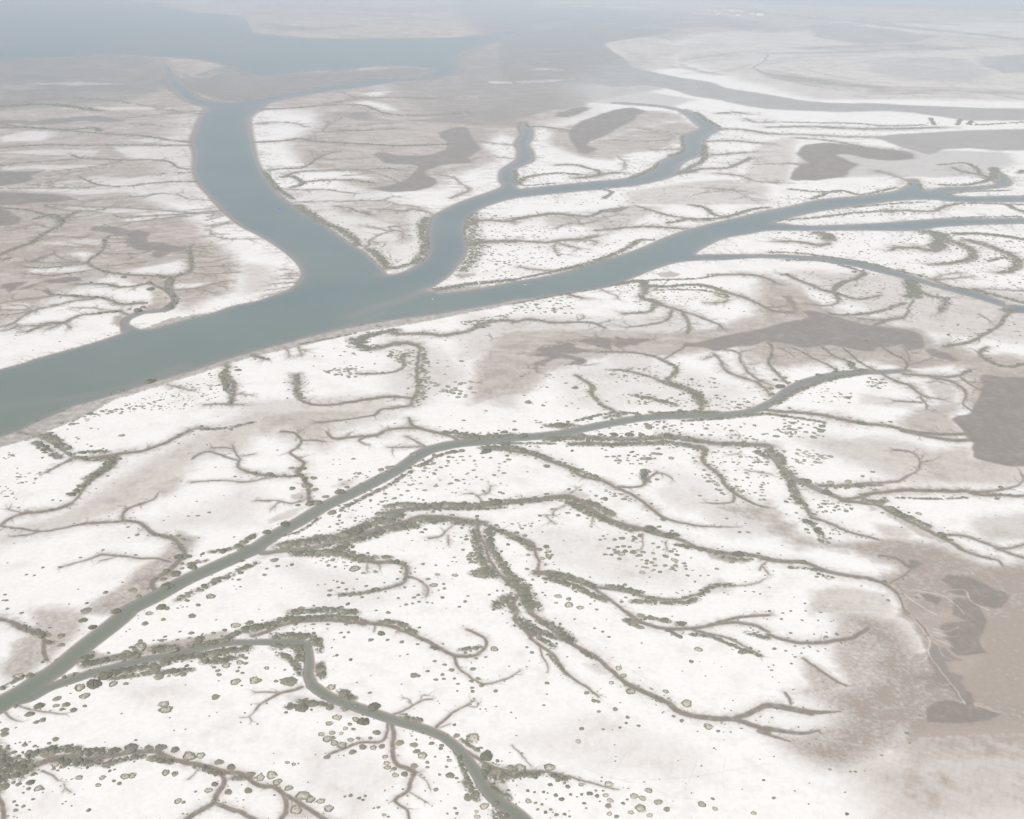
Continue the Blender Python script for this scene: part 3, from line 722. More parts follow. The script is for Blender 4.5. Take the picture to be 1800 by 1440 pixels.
K D0 8|1600,1110 1700,1120 1760,1160 @D1 0,1190 60,1210 130,1210 200,1265 300,1320 380,1370 450,1420 520,1460
K D0 9>8|1560,1110 1580,1170 1560,1220 1520,1270 1500,1330 1420,1370 1370,1400 1310,1440 1280,1470
K D0 8|1520,1330 1600,1360 1700,1390 1790,1440
K D0 4>2|300,1100 370,1130 410,1170
K D0 1.3|450,1190 460,1220 440,1250
K D0 1|460,1220 500,1250
K D0 9|-10,1290 20,1340 30,1440 35,1500
K D0 1.3|1400,1080 1360,1130 1320,1160
V D0 24 .95|-20,990 40,1060 0,1140
V D0 22 .9|80,1050 200,1060 150,1110
V D0 12 .95|200,990 350,955 540,945
V D0 12 .9|560,970 750,970 820,965
V D0 14 .9|400,1030 600,1045 700,1030
V D0 10 .8|740,1060 900,1010 1000,1000
V D0 9 .9|1080,1010 1200,1040
V D0 9 .9|1380,1070 1560,1120
V D0 10 .7|1640,1150 1750,1150
V D0 14 .6|0,1120 150,1140
K D0 6>9|-40,20 0,30 80,50 150,90 220,110 300,150 310,200 310,260 330,320
V D0 9 .9|110,70 230,125 330,150
V D0 8 .7|330,190 370,200
P D0 .45 18|200,-50 550,-50 600,30 560,120 450,230 350,300 200,420 0,480 0,370 70,280 100,200 250,100
K D0 3>1.5|130,640 200,665 300,685 450,700
K D0 4>2|40,690 80,730 130,750
V D0 13 .9|590,350 700,330 850,300 960,290
V D0 14 .95|1090,240 1250,240
V D0 15 .95|1350,220 1500,205 1600,180
V D0 13 .95|700,430 850,400 1000,375 1180,335
V D0 14 .95|1180,310 1400,290 1600,260 1740,240
V D0 12 .8|1440,330 1550,330 1650,300
V D0 9 .6|780,450 1100,410 1350,390
V D0 10 .8|1600,165 1750,95 1850,80
V D0 7 .8|450,440 560,420
V D0 9 .8|560,330 640,290
V D0 7 .5|20,520 120,460 250,420
P D0 .6 8|600,250 800,290 1100,200 1400,150 1600,110 1600,180 1300,250 900,310 700,360 560,400
B D0|585,40,16d 650,88,16d 430,148,17 432,212,14 130,430,20r 300,335,8d 1020,62,14 1148,35,11 1350,8,16 980,225,30r 985,185,12 1135,182,12 1160,155,9 885,262,14 1405,165,18d 1655,75,18r 1755,55,17 650,265,10 560,510,22r 595,570,19r 660,485,30d 795,485,17r 885,485,12 820,447,14 1120,432,22 1240,412,18r 1290,418,15 1655,470,20r 1790,460,22r 1540,422,12 1530,395,11 1505,370,10 1685,335,14r 1725,342,11 1730,305,11 1590,355,17r 1670,398,9 1705,410,9 1680,372,7 1515,578,17 1150,628,20r 1165,665,24r 465,632,16 435,665,11 517,670,15 595,643,10 400,590,16 275,640,20d 210,698,18 300,740,14 255,755,12 395,640,12r 35,810,15 30,838,17 390,875,14 345,905,10 175,915,13 50,945,13 955,883,8 920,935,30 1130,930,22 1230,948,18 1330,992,26r 1410,990,18r 1540,1035,18 1625,1070,18 1760,1120,18 1045,935,17 1510,1193,14d 1465,1235,15r 1605,1245,16 1745,1235,17 555,1145,14r 215,1180,16d 130,1193,13 95,1180,10 25,1210,20 690,1198,11r 840,1187,11 720,1145,13r 880,1135,18r 930,1130,16r 1165,1110,16r 1230,1118,14r 390,1050,17r 445,1065,14r 270,1220,16r 200,1225,10 625,1375,10d 1250,1310,15r 1290,1320,10 110,1375,11 100,1315,8 1375,1245,7 800,1170,9 1500,1305,9 1225,1118,10 1070,1010,22 540,960,24 330,970,28 920,230,10 1265,120,7 1330,165,8 1345,130,12 1500,130,10 1130,245,22 1200,240,26 800,300,18 960,290,16 1500,275,26 1085,390,24 1165,325,20 740,430,26d 860,300,14 1630,140,16 1250,295,20 1700,290,12 1700,500,6 1110,180,5 1080,182,6 300,1225,9 470,930,14
V D1 13 .9|-30,110 100,70 200,40 350,30
V D1 13 .9|350,30 550,20 700,40 760,60
K D1 6|-20,150 80,120 160,80 300,50 500,40 700,55 840,65
K D1 7>6|840,65 930,75 1000,100 1100,140 1200,185 1280,230 1340,265 1400,290
K D1 6>4|1400,290 1480,295 1560,280 1620,220 1610,170 1560,140 1480,105
V D1 9 .7|880,50 1000,60 1120,130
V D1 6 .6|1230,230 1300,250
V D1 7 .6|1430,250 1580,230
K D1 6>3|1400,290 1410,350 1450,400 1540,460
K D1 3>2|1540,460 1600,490 1700,470 1790,440 @D2 50,400
K D1 3|840,70 830,120
K D1 5>3|320,510 250,535 180,550 100,590 30,630 0,670
K D1 2|180,550 80,545 0,548
K D1 1|0,670 @D0 1750,720 1690,725
K D1 1|@D0 1750,715 1770,750
K D1 3.5>2|970,700 1030,680 1100,640 1180,600 1240,595
K D1 1.2|1160,600 1170,570 1200,570
K D1 1.2|1080,630 1080,600 1050,590
K D1 5>2|1265,795 1330,740 1400,680 1480,640 1540,600
K D1 1.2|1480,640 1550,650 1560,630
K D1 1.5|1290,800 1360,770
K D1 5>4|930,760 920,830 900,880 850,900 730,900 650,930 570,960 520,980
K D1 8|955,770 970,850 960,920 965,1000 1000,1060 1060,1080 1120,1110
K D1 8>5|1120,1110 1090,1170 1070,1240 1000,1280 975,1310
K D1 5>3|975,1310 1010,1340 1060,1370 1080,1440 1085,1480
K D1 1.5|1080,1250 1150,1290 1200,1320
K D1 1.2|1140,1130 1200,1170 1220,1220
K D1 9>7|195,1265 215,1330 210,1390 180,1430
P D1 .45 8|150,1400 250,1300 400,1380 600,1440 200,1440
K D1 6|1480,960 1560,1010 1640,1060 1750,1100 1800,1110
P D1 .4 12|200,560 330,570 600,640 800,700 700,720 400,640 250,620
P D1 .45 8|1550,1250 1750,1150 1800,1300 1700,1300 
V D1 11 .9|130,150 250,150 400,160 430,210
V D1 11 .8|130,230 250,220 300,250 310,330
V D1 10 .7|170,280 260,330 320,420
V D1 11 .95|450,350 460,440
V D1 9 .7|440,170 450,260
V D1 9 .8|590,540 690,590
V D1 9 .7|220,650 350,650
V D1 8 .7|300,610 520,640
V D1 8 .7|1030,710 1150,750
V D1 6 .8|1150,820 1300,850
V D1 22 .95|1610,1090 1700,1140 1790,1110
V D1 16 .9|1620,1200 1700,1260 1760,1290
V D1 16 .9|1700,1390 1720,1440 1850,1430
V D1 7 .7|1290,830 1380,930 1440,1040 1480,1150 1560,1280
V D1 6 .7|1440,880 1560,960
V D1 10 .7|1470,1180 1560,1300
B D1|880,132,16d 665,318,9d 568,287,8d 597,128,8 650,125,8 620,160,8 807,178,12 925,178,9 1025,192,11 1110,425,16 1265,457,10 1525,382,13 1328,353,9 1255,328,9 1208,398,9 1375,390,13 1515,468,11 1560,450,11 1585,500,11 1520,515,9 1522,540,10 1685,537,11 1420,488,8 1395,450,8 1415,538,6 1310,422,10 1320,452,9 1675,240,16r 1548,308,9 1615,300,7 1065,280,6 1012,292,5 1135,208,8 830,645,25d 755,750,24d 530,508,18r 620,550,24 660,570,16 805,868,11 718,870,10 665,880,12r 685,805,10 628,800,11r 535,830,13r 515,765,14r 570,720,18r 600,835,9r 660,770,11 700,735,14r 850,828,16 825,935,14r 750,930,16 885,925,14 680,965,15 600,915,20r 460,840,13r 500,870,20r 550,900,16r 500,1000,14 1010,900,18 908,1000,12r 920,1045,13r 925,1075,13r 980,1128,13r 1045,1120,15 1110,1065,17 1110,915,16 1170,990,20r 1130,960,14 1205,1038,10 1205,1073,9 1235,905,12 1305,920,11 1365,1128,18 1410,1150,9 1290,1125,8 1265,1230,12 1340,1070,8 1395,775,9 1410,850,14 1525,865,28r 1620,990,28d 1790,1070,14 230,1218,16r 330,1270,28r 380,1295,20r 455,1310,16r 510,1360,20r 280,1370,24r 665,1272,10 625,1280,7 725,1290,9 768,1275,8 752,1303,8 860,1357,8 828,1362,6 900,1408,9r 930,1422,7 130,1270,6 30,1145,18r 110,1125,22r 150,1175,18r 220,1040,9r 265,1052,9r 1400,1362,8 1412,1397,9 1300,1312,4 1190,1320,5 1550,1385,9r 1555,1420,12r 75,375,11r 15,465,14r 140,468,10 1495,1290,17 1605,1345,18r 1360,1025,10r 970,1085,12 230,465,32 320,650,28d 240,650,16 450,390,20 520,650,18 625,665,14 400,630,18 240,628,12 1260,1000,6 1345,1400,6 540,865,12 1480,1285,12 800,550,9 700,640,8 1690,1325,12d 1100,120,18 920,50,16 1685,1100,24 1140,430,11 640,575,14d
K D2 7>5|30,-10 20,40 80,100 150,180 200,220 290,280 330,340 370,400
K D2 5>3|370,400 430,450 510,500 600,570
K D2 3>1|200,230 210,290 250,360 250,410
T D2 12 .12|500,500 620,600 760,720 700,790
K D2 7|130,-10 200,40 280,100 350,150 430,210 500,250 580,290 650,350 720,410 800,480
K D2 8>9|800,480 900,530 1000,575 1100,620 1150,670 1250,705 1400,730 1550,735
K D2 9>10|1550,735 1650,705 1750,655 1800,640 @D3 100,650 200,670 300,690
K D3 9>3|300,690 400,685 510,680
K D2 8|1580,740 1700,780 1800,820
K D3 9>4|-10,800 100,820 250,835 360,815
K D3 7>3|-60,820 50,860 150,890
P D2 .35 10|500,350 650,340 700,430 600,420
K D2 6|800,-20 900,50 1000,85 1100,100 1250,100
K D2 6>5|1250,100 1350,85 1450,65 1550,55 1700,75 1800,120 @D3 0,140
K D3 5>8|0,140 100,175 200,195 300,200 400,195 500,180 600,160 650,130 700,100
K D2 5>2|1280,110 1400,140 1500,160 1650,230 1750,290
V D2 6 .7|1260,140 1400,160 1600,240 1750,290
KV D2 4 4|1380,75 1550,30 1700,10 1800,5
V D2 11 .8|50,30 150,100 300,160 380,170
V D2 13 .9|200,40 330,110 420,185
V D2 8 .7|500,260 580,310
V D2 8 .6|70,60 150,140 300,230
V D2 9 .8|800,40 880,80
V D2 8 .7|900,10 1000,30 1100,50
V D2 6 .7|1100,110 1180,160
V D2 8 .6|1650,130 1800,170
V D2 5 .5|250,280 400,440
V D2 10 .5|1160,70 1200,70
K D2 5>2|-20,1100 150,1100 280,1110 400,1140 550,1180 650,1210 750,1230
V D2 10 .9|-20,1130 100,1130 200,1120
V D2 9 .8|280,1130 380,1160
K D2 1.5|0,920 60,980 130,1060
T D2 1 .25|700,430 850,520 950,640
T D2 1 .25|600,240 760,350 1000,480 1050,530
T D2 1 .2|820,960 760,1030 700,1150
T D2 1 .2|1500,1010 1480,1150 1500,1260
T D2 1 .2|1300,1030 1220,1240
T D2 1 .25|500,1080 700,1150 950,1200 1100,1280 1300,1300
T D2 1 .2|750,1160 1200,1150 1500,1100 1800,1050
B D2|580,97,7 638,120,8 682,158,8 1260,330,11 1310,243,16r 1360,433,4 785,428,13r 698,480,11r 835,535,20r 1082,540,12r 1228,622,22r 985,525,6 890,500,7 1100,590,7 1135,715,9 1195,743,9 1380,785,18r 1450,820,9 525,550,12 575,605,12 605,612,10 725,665,12 610,682,9 812,722,10 803,763,8 758,795,7d 890,782,9 490,802,11 640,807,7 465,890,12r 245,482,10d 224,638,7 140,266,10 105,230,8 265,1070,22r 682,1190,17r 960,1235,15r 858,1275,16r 917,1290,14r 1028,1317,16r 905,1360,22r 1088,1368,14 968,1410,12r 1335,1332,16r 1412,1295,9 1427,1365,11r 1700,1395,11r 1770,1165,7d 783,1328,9d 810,1300,7 677,1343,14 690,1305,13r 735,1420,11 685,1400,11r 835,1390,12r 270,1197,11d 393,1210,11d 487,1195,11r 545,1258,13d 598,1275,10d 308,1270,10d 350,1298,12d 222,1248,8d 412,1265,8 490,1265,8 457,1282,5 508,1328,9d 522,1362,6 110,1238,8d 158,1250,7 180,1370,8 235,1390,9d 272,1370,8 313,1408,10 370,1405,9d 405,1420,6d 115,1310,13r 165,1325,8 210,1335,8 660,1270,12r 640,1240,6 590,1238,7 250,1255,5 240,1298,4 1220,1187,3 60,1075,22r 400,180,20d 1050,610,12 1020,600,12 750,375,14r 830,530,10 1190,750,8 850,55,22 905,90,14 1620,260,18 1560,180,12 1210,60,12d 370,1185,8 320,1165,12 1360,785,8
P D3 .66 60|450,-20 700,-20 950,50 1100,300 1300,500 1450,640 1850,700 1850,790 1560,740 1300,790 1130,790 1000,830 950,900 850,970 700,1040 550,1090 400,1070 250,1020 120,930 80,850 360,850 500,700 300,560 560,500 700,420 560,350 700,250 600,120
P D3 .8 30|1400,0 1850,0 1850,780 1640,720 1450,650 1300,500 1500,350
P D3 .5 14|200,300 350,350 560,500 400,560 200,560 100,540 300,520
K D3 4|250,310 350,380 450,450 550,500
K D3 5|120,550 150,590 160,630
B D3|45,240,10 125,255,7 190,222,6 295,228,6 350,258,6 408,157,10 485,138,10 515,200,6 20,148,13 160,130,8 240,40,7 352,42,6 190,298,7 165,345,7 25,392,7 235,272,6 95,32,8 40,1290,9 555,1403,9d 995,903,6 800,990,7 975,835,9 680,1100,4 615,1105,7 435,1090,7 445,50,4 5,370,5 1065,710,6 580,1105,6
P D3 .5 24|500,20 900,150 1100,400 1250,560 900,700 600,600 450,300
P D3 .5 20|200,850 500,750 800,750 600,1000 300,980
P D3 .6 12|1000,250 1300,300 1450,620 1050,640 900,450
P B1 .3 30|1000,950 1300,1000 1500,1200 1200,1400 900,1300
P C1 .35 24|-100,-60 900,-100 1000,60 600,160 500,300 200,220 -100,150
P C2 .3 24|1200,600 1850,640 1850,900 1500,900
P C0 .3 24|0,900 900,700 1100,560 1250,300 900,450 600,700 0,830
P C2 .2 30|950,400 1500,500 1400,700 1100,600
P D1 .14 40|400,900 1000,1100 700,1400 300,1200
P D0 .14 30|800,480 1300,460 1400,560 900,620
P D2 .16 40|-100,900 600,700 1200,900 1500,1200 600,1100
P C1 .18 30|100,1050 700,1150 1000,1350 500,1400
M A2 .8 12|-100,60 600,50 1000,100 1150,230 900,262 640,305 640,340 300,270 -100,420
M A2 .55 14|-400,330 600,330 1000,500 1200,600 700,700 0,800 -600,800
M A1 .45 20|900,560 1500,330 1900,330 1900,900 1500,880 1200,820
P A1 .5 16|1300,330 1900,300 1900,1000 1550,900 1300,700
M A0 .5 14|-200,380 1150,380 1250,560 1000,700 400,760 -200,800
P A0 .6 20|-200,560 1300,560 1420,780 1000,860 -200,900
L A2 .55 3|30,485 200,490 400,500 250,480
L A2 .5 3|0,570 300,560 450,555 300,575 50,590
L A1 .6 3|1620,570 1800,575 1800,590 1650,585
L A1 .6 3|1300,685 1560,680 1560,695 1330,695
M A1 .75 9|0,545 200,530 640,505 1100,470 1240,490 1200,530 900,555 560,590 200,655 60,680 -200,715 -450,640 -560,540 -350,550 -200,490
P A1 .8 6|-490,590 -430,560 -340,550 -200,510 -280,590 -250,650 -100,690 -200,715 -330,700 -440,640
M A0 .7 12|-100,440 250,420 700,400 1150,440 1160,520 1250,640 900,620 700,600 300,600 -100,620
P A3 .38 30|-600,250 400,120 1900,200 1900,760 1000,700 300,700 -200,560 -700,400
P B3 .38 30|100,450 900,500 1800,900 1900,1200 1000,900
P B2 .34 30|-300,780 700,800 1300,760 1400,880 600,1000 -400,1100
P C3 .42 30|200,200 900,200 1400,350 1900,420 1900,700 1000,520 400,300
P C0 .22 40|700,900 1400,700 1800,500 1800,800 1200,850
P B3 .2 30|1000,500 1900,900 1900,1100 1300,900
P B2 .2 30|200,1100 1000,1100 1700,1300 1500,1440 400,1440
P C2 .18 40|100,850 900,850 1300,1200 800,1250 200,1050
Z A1 60 3|60,1200 300,1200 350,1420 200,1420
Z A2 170 3|20,1250 100,1130 500,1200 800,1200 1000,1150 1000,1200 800,1250 400,1290 40,1330
Z A2 130 3|1400,920 1800,930 1800,1200 1400,1200 1180,1230 1350,1100
Z A2 60 3|60,880 200,900 150,1150 60,1200
Z A2 110 3|300,1380 1000,1310 1200,1290 1300,1400 600,1440 0,1440
Z A3 170 3|0,860 1100,870 1100,960 500,960 0,950
Z A3 120 3|0,1380 400,1330 900,1300 900,1360 500,1400 300,1440 0,1440
Z A3 90 3|1200,1150 1500,1150 1600,1300 1200,1330
Z B3 220 4|0,190 1000,200 1250,420 1000,490 600,400 0,340
Z B3 220 4|1200,200 1800,200 1800,640 1300,560
Z B3 130 4|250,450 1000,540 1250,650 1200,800 700,750 300,650
Z B2 230 4|0,100 800,0 1300,100 1100,220 800,330 0,530
Z B2 120 4|700,560 1500,600 1500,700 1100,720 800,700
Z B1 90 5|1550,860 1800,800 1800,760 1400,830
Z B0 60 3|0,20 450,100 300,250 0,330
Z C1 60 6|1000,370 1800,300 1800,620 1000,600
Z C1 60 6|600,450 1000,420 1000,650 500,900
Z C2 90 6|0,80 1300,60 1800,60 1800,220 400,180
Z C2 60 6|1300,260 1800,300 1800,640 1500,560
Z C3 60 6|0,260 300,500 800,560 400,560 100,480
L A0 .45 4|100,590 500,575 900,590 500,600
L A0 .5 4|300,760 900,750 1300,765 800,775
L A0 .5 4|0,1070 400,1050 700,1060 650,1100 300,1090
L A0 .5 4|0,1180 300,1160 700,1160 600,1185 100,1210
L A0 .45 4|300,1290 700,1240 1000,1260 700,1290
L A0 .5 5|0,1330 500,1330 1000,1340 600,1370
L B0 .5 6|450,20 900,30 1300,40 800,60
L B0 .4 8|250,270 600,240 900,260 500,290
L B0 .5 8|0,690 200,690 250,740 0,740
P D3 .8 35|950,715 2000,715 2000,960 900,930
P D3 .62 60|850,800 2100,800 2100,1200 900,1120
P D3 .5 90|500,1020 2100,850 2100,1550 900,1550
P D3 .78 16|1100,150 1500,220 1680,450 1550,620 1300,620 1120,450
P A0 .25 30|600,700 1400,800 1450,1440 600,1440
P B1 .22 30|-200,-100 900,-100 1250,100 1000,480 600,250 0,-50
P A3 .55 6|0,480 250,530 800,600 1400,620 1850,650 1850,690 900,665 400,620 50,570 -100,520
P A3 .5 8|1100,230 1500,260 1800,280 1850,330 1300,350 900,380 300,385 400,350 900,330
M A3 .35 10|750,430 1100,400 1400,420 1600,520 1400,580 1000,560 700,500
P A2 .5 8|1150,400 1300,370 1500,360 1650,390 1500,400 1300,410 1200,450 1350,500 1600,530 1400,530 1180,480
M A3 .5 6|0,520 200,540 500,585 800,615 800,630 400,600 0,545
M A3 .5 5|300,180 0,195 -60,230 100,230 280,215
U B1 9 .5|650,790 750,750 880,705 1000,675 1100,640 1170,610
U B1 6 .35|500,900 700,830 900,760
U B1 8 .3|860,500 960,470 1100,430
U A1 5 .5|0,530 250,540 500,520 700,510
U A1 4 .4|300,500 600,490 800,500
U A0 6 .45|-200,330 100,300 300,310
U A0 8 .5|800,330 1100,290 1500,300 1800,330
U A0 6 .4|1000,360 1300,350 1700,380
U A1 5 .3|200,330 600,350 1100,340
U B0 8 .3|0,1420 700,1320 1300,1130
R D3 .8 30|-100,-100 450,-100 700,-20 1000,100 1300,500 1450,650 1850,640 1850,790 1300,790 1000,830 950,900 850,970 700,1040 550,1100 400,1080 250,1030 100,930 100,850 360,850 420,700 300,560 300,300
R D3 .5 14|1400,-300 1850,-300 1850,780 1640,720 1450,650 1300,500 1500,350
R C0 .8 8|1250,850 1400,900 1350,1000 1200,1200 1100,1280 900,1380 800,1440 @D0 250,430 @D0 -50,480 @C0 -50,1440 550,1440 700,1320 860,1240 950,1130 1150,1000
R C2 .8 10|1400,680 1850,650 1850,830 1700,810 1450,740
R C3 .6 16|-100,600 100,750 400,950 900,880 1850,900 1850,1440 900,1440 800,1250 300,1000
T A1 5 .35|0,90 400,100 900,110 1400,150
T A1 4 .3|200,140 700,150 1100,170
T A2 4 0.56|600,120 1000,140 1300,170
T A2 3 0.48|1250,420 1500,380 1800,350
T A2 2 0.48|1180,460 1400,420 1600,410
T A2 3 0.40|1200,520 1500,500 1680,450
T A3 2 0.48|0,300 250,320 500,360
T A3 2 0.40|300,440 700,410 1100,400
T A3 3 0.48|0,450 150,430 300,425
T A3 3 0.48|250,480 350,510 600,560 900,590
T A3 2 0.48|100,560 400,620 800,660 1100,650
T A3 3 0.40|900,500 1300,560 1700,600
T A3 2 0.56|1100,240 1400,270 1780,290
T A3 2 0.48|0,60 500,100 1000,200 1400,260
T A3 2 0.40|700,690 1100,680 1500,690
T A3 2 0.48|1600,420 1800,430
C A3 1.5|0,80 400,130 800,190 1200,230
C A3 1.5|1250,345 1500,350 1700,330
C A2 1.5|400,40 800,55 1000,70 1300,100
K B2 1.4|440,970 420,955 380,965
K B2 1.2|200,1005 230,985 280,990
K B2 1.2|330,985 340,965 390,975
K B2 1.2|210,1055 160,1040 100,1045
K B2 1.2|160,1150 120,1150 110,1130
K B2 1.2|170,1160 175,1180 190,1185
K B2 1.2|450,1120 500,1130 550,1125
K B2 1.2|480,950 440,945 450,960
K B2 1.2|600,940 590,925 560,935
K B2 1.2|960,945 1000,945 1010,940
K B3 1.2|1130,1250 1180,1240 1230,1250
B C0|550,520,0
"""
# ------------------------------------------------------------ tracing helpers
rng = random.Random(7); nr = np.random.default_rng(11)
SP, CP = math.sin(PITCH), math.cos(PITCH)
def to_q(x, y):
    """photo pixel -> log-polar ground coordinates (q), conformal with the ground plane"""
    X = (np.asarray(x, float) - 900) / FPX; Y = -(np.asarray(y, float) - 720) / FPX
    dx, dy, dz = X, CP + Y * SP, -SP + Y * CP
    hr = np.hypot(dx, dy); dep = np.maximum(np.arctan2(-dz, hr), R(0.75))
    return np.arctan2(dx, dy) * 2000, np.log(H / np.tan(dep)) * 2000
def q_world(qu, qv):
    r = np.exp(np.asarray(qv) / 2000); a = np.asarray(qu) / 2000
    return r * np.sin(a), r * np.cos(a), r
TILES = {'G': (0, 0, 1)}
for j, L_ in enumerate('ABCD'):
    for i in range(4): TILES[L_ + str(i)] = (450 * i, 360 * j, 4)
def parse_pts(s, tile):
    out = []; t = TILES[tile]
    for tok in s.split():
        if tok[0] == '@': t = TILES[tok[1:]]; continue
        p = tok.split(',')
        out.append((t[0] + float(p[0]) / t[2], t[1] + float(p[1]) / t[2]) + tuple(p[2:]))
    return out
# ------------------------------------------------------------ ground grid (rings and sectors round the camera's foot)
az_f = np.arange(-37, 37.01, 0.044)
az = np.radians(np.concatenate([[-180, -165, -150, -135, -120, -105, -90, -75, -60, -50, -43, -39], az_f, [39, 43, 50, 60, 75, 90, 105, 120, 135, 150, 165, 180]]))
dp_f = np.arange(1.34, 42.6, 0.04)
dep = np.radians(np.concatenate([[0.5, 0.7, 0.9, 1.1, 1.24], dp_f, [43.5, 46, 50, 58, 70, 82, 89.5]]))
GU = az * 2000; GV = np.log(H / np.tan(dep)) * 2000          # GV decreasing
NR, NC = len(GV), len(GU)
GVr = GV[::-1]
def sl(u0, u1, v0, v1):
    c0, c1 = np.searchsorted(GU, [u0, u1]); a, b = np.searchsorted(GVr, [v0, v1])
    return max(NR - b, 0), min(NR - a, NR), max(c0, 0), min(c1, NC)
def hashn(ix, iy, seed):
    h = (ix.astype(np.int64) * 374761393 + iy.astype(np.int64) * 668265263 + seed * 1274126177) & 0x7fffffff
    h = ((h ^ (h >> 13)) * 1274126177) & 0x7fffffff
    return ((h ^ (h >> 16)) & 0xffff) / 65535.0
_GA = np.arange(64) * (2 * math.pi / 64) + 0.05; _GX, _GY = np.cos(_GA), np.sin(_GA)
def vnoise(x, y, seed):
    """gradient noise, 0..1"""
    ix, iy = np.floor(x), np.floor(y); fx, fy = x - ix, y - iy; t = np.zeros(x.shape)
    sx = fx * fx * fx * (fx * (fx * 6 - 15) + 10); sy = fy * fy * fy * (fy * (fy * 6 - 15) + 10)
    for i in (0, 1):
        for j in (0, 1):
            h = (hashn(ix + i, iy + j, seed) * 63.99).astype(int)
            t += (sx if i else 1 - sx) * (sy if j else 1 - sy) * (_GX[h] * (fx - i) + _GY[h] * (fy - j))
    return np.clip(0.5 + 0.85 * t, 0, 1)
def fbm(x, y, wl, seed, octs=4, rot=0.0):
    c, s = math.cos(rot), math.sin(rot); X = (x * c - y * s) / wl; Y = (x * s + y * c) / wl
    t = np.zeros(np.broadcast(x, y).shape); amp = 1.0; n = 0
    for o in range(octs):
        t += amp * (vnoise(X, Y, seed + o) - 0.5); n += amp; amp *= 0.55; X, Y = (X * 0.8 - Y * 0.6) * 2.03 + 11.3, (X * 0.6 + Y * 0.8) * 2.03 - 7.1
    return t / n * 2
MU, MV = np.meshgrid(GU, GV)
N1 = fbm(MU, MV, 40, 3, 5); N2 = fbm(MU, MV, 14, 31, 4); N3 = fbm(MU, MV, 130, 57, 4); N4 = fbm(MU, MV * 0.35, 9, 71, 4)
WU = MU + 6 * N2 + 3.2 * fbm(MU, MV, 5, 91, 3); WV = MV + 5 * fbm(MU, MV, 14, 131, 4) + 4 * fbm(MU, MV, 6, 151, 3)
tan_ = np.zeros((NR, NC)); flat_ = np.zeros((NR, NC)); scrub = np.zeros((NR, NC)); shore = np.zeros((NR, NC)); pale = np.zeros((NR, NC)); rough_ = np.zeros((NR, NC)); fine = np.zeros((NR, NC)); plume = np.zeros((NR, NC)); KP = []
mudD = np.full((NR, NC), 99.0); haloD = np.full((NR, NC), 99.0); riv = np.full((NR, NC), 99.0); tline = np.zeros((NR, NC))
sm = lambda x: (lambda t: t * t * (3 - 2 * t))(np.clip(x, 0, 1))
def smooth_path(P, wig=0.0):
    """Catmull-Rom through traced points, in q space, with a little meander"""
    P = [np.array(p, float) for p in P]
    if len(P) < 2: return P
    Q = [2 * P[0] - P[1]] + P + [2 * P[-1] - P[-2]]; out = []
    for i in range(1, len(Q) - 2):
        d = np.hypot(*(Q[i + 1] - Q[i])[:2]); n = int(max(2, min(8, d / 9)))
        for k in range(n):
            t = k / n
            p = 0.5 * ((2 * Q[i]) + (-Q[i - 1] + Q[i + 1]) * t + (2 * Q[i - 1] - 5 * Q[i] + 4 * Q[i + 1] - Q[i + 2]) * t * t + (-Q[i - 1] + 3 * Q[i] - 3 * Q[i + 1] + Q[i + 2]) * t ** 3)
            p[2:] = Q[i][2:] * (1 - t) + Q[i + 1][2:] * t
            if k and wig:
                p = p.copy(); p[0] += rng.uniform(-wig, wig) * d; p[1] += rng.uniform(-wig, wig) * d
            out.append(p)
    return out + [P[-1]]
def q_width(x, y, tx, ty, wpx):
    """image thickness across a stroke -> true width in q units"""
    l = math.hypot(tx, ty) or 1; nx, ny = -ty / l * wpx / 2, tx / l * wpx / 2
    a = np.array(to_q(x - nx, y - ny)); b = np.array(to_q(x + nx, y + ny))
    c = np.array(to_q(x - tx / l * .5, y - ty / l * .5)); d = np.array(to_q(x + tx / l * .5, y + ty / l * .5))
    t = (d - c) / (np.hypot(*(d - c)) + 1e-9); e = b - a
    return abs(e[0] * t[1] - e[1] * t[0])
def stroke_pts(pts, w0, w1, wig):
    P = []; n = len(pts)
    for i, p in enumerate(pts):
        a = pts[max(i - 1, 0)]; b = pts[min(i + 1, n - 1)]
        wpx = w0 + (w1 - w0) * i / max(n - 1, 1)
        P.append((*map(float, to_q(p[0], p[1])), q_width(p[0], p[1], b[0] - a[0], b[1] - a[1], wpx)))
    return smooth_path(P, wig)
def each_seg(path, margin):
    for a, b in zip(path[:-1], path[1:]):
        m = margin + max(a[2], b[2])
        r0, r1, c0, c1 = sl(min(a[0], b[0]) - m, max(a[0], b[0]) + m, min(a[1], b[1]) - m, max(a[1], b[1]) + m)
        if r1 <= r0 or c1 <= c0: continue
        U = GU[None, c0:c1]; V = GV[r0:r1, None]; ex, ey = b[0] - a[0], b[1] - a[1]; L2 = ex * ex + ey * ey + 1e-9
        t = np.clip(((U - a[0]) * ex + (V - a[1]) * ey) / L2, 0, 1)
        d = np.hypot(U - a[0] - t * ex, V - a[1] - t * ey)
        yield (slice(r0, r1), slice(c0, c1)), d, a[2] + (b[2] - a[2]) * t
def inside(U, V, Q):
    ins = np.zeros(np.broadcast(U, V).shape, bool)
    for (x1, y1), (x2, y2) in zip(Q, Q[1:] + Q[:1]):
        if y1 == y2: continue
        ins ^= ((y1 > V) != (y2 > V)) & (U < (x2 - x1) * (V - y1) / (y2 - y1) + x1)
    return ins
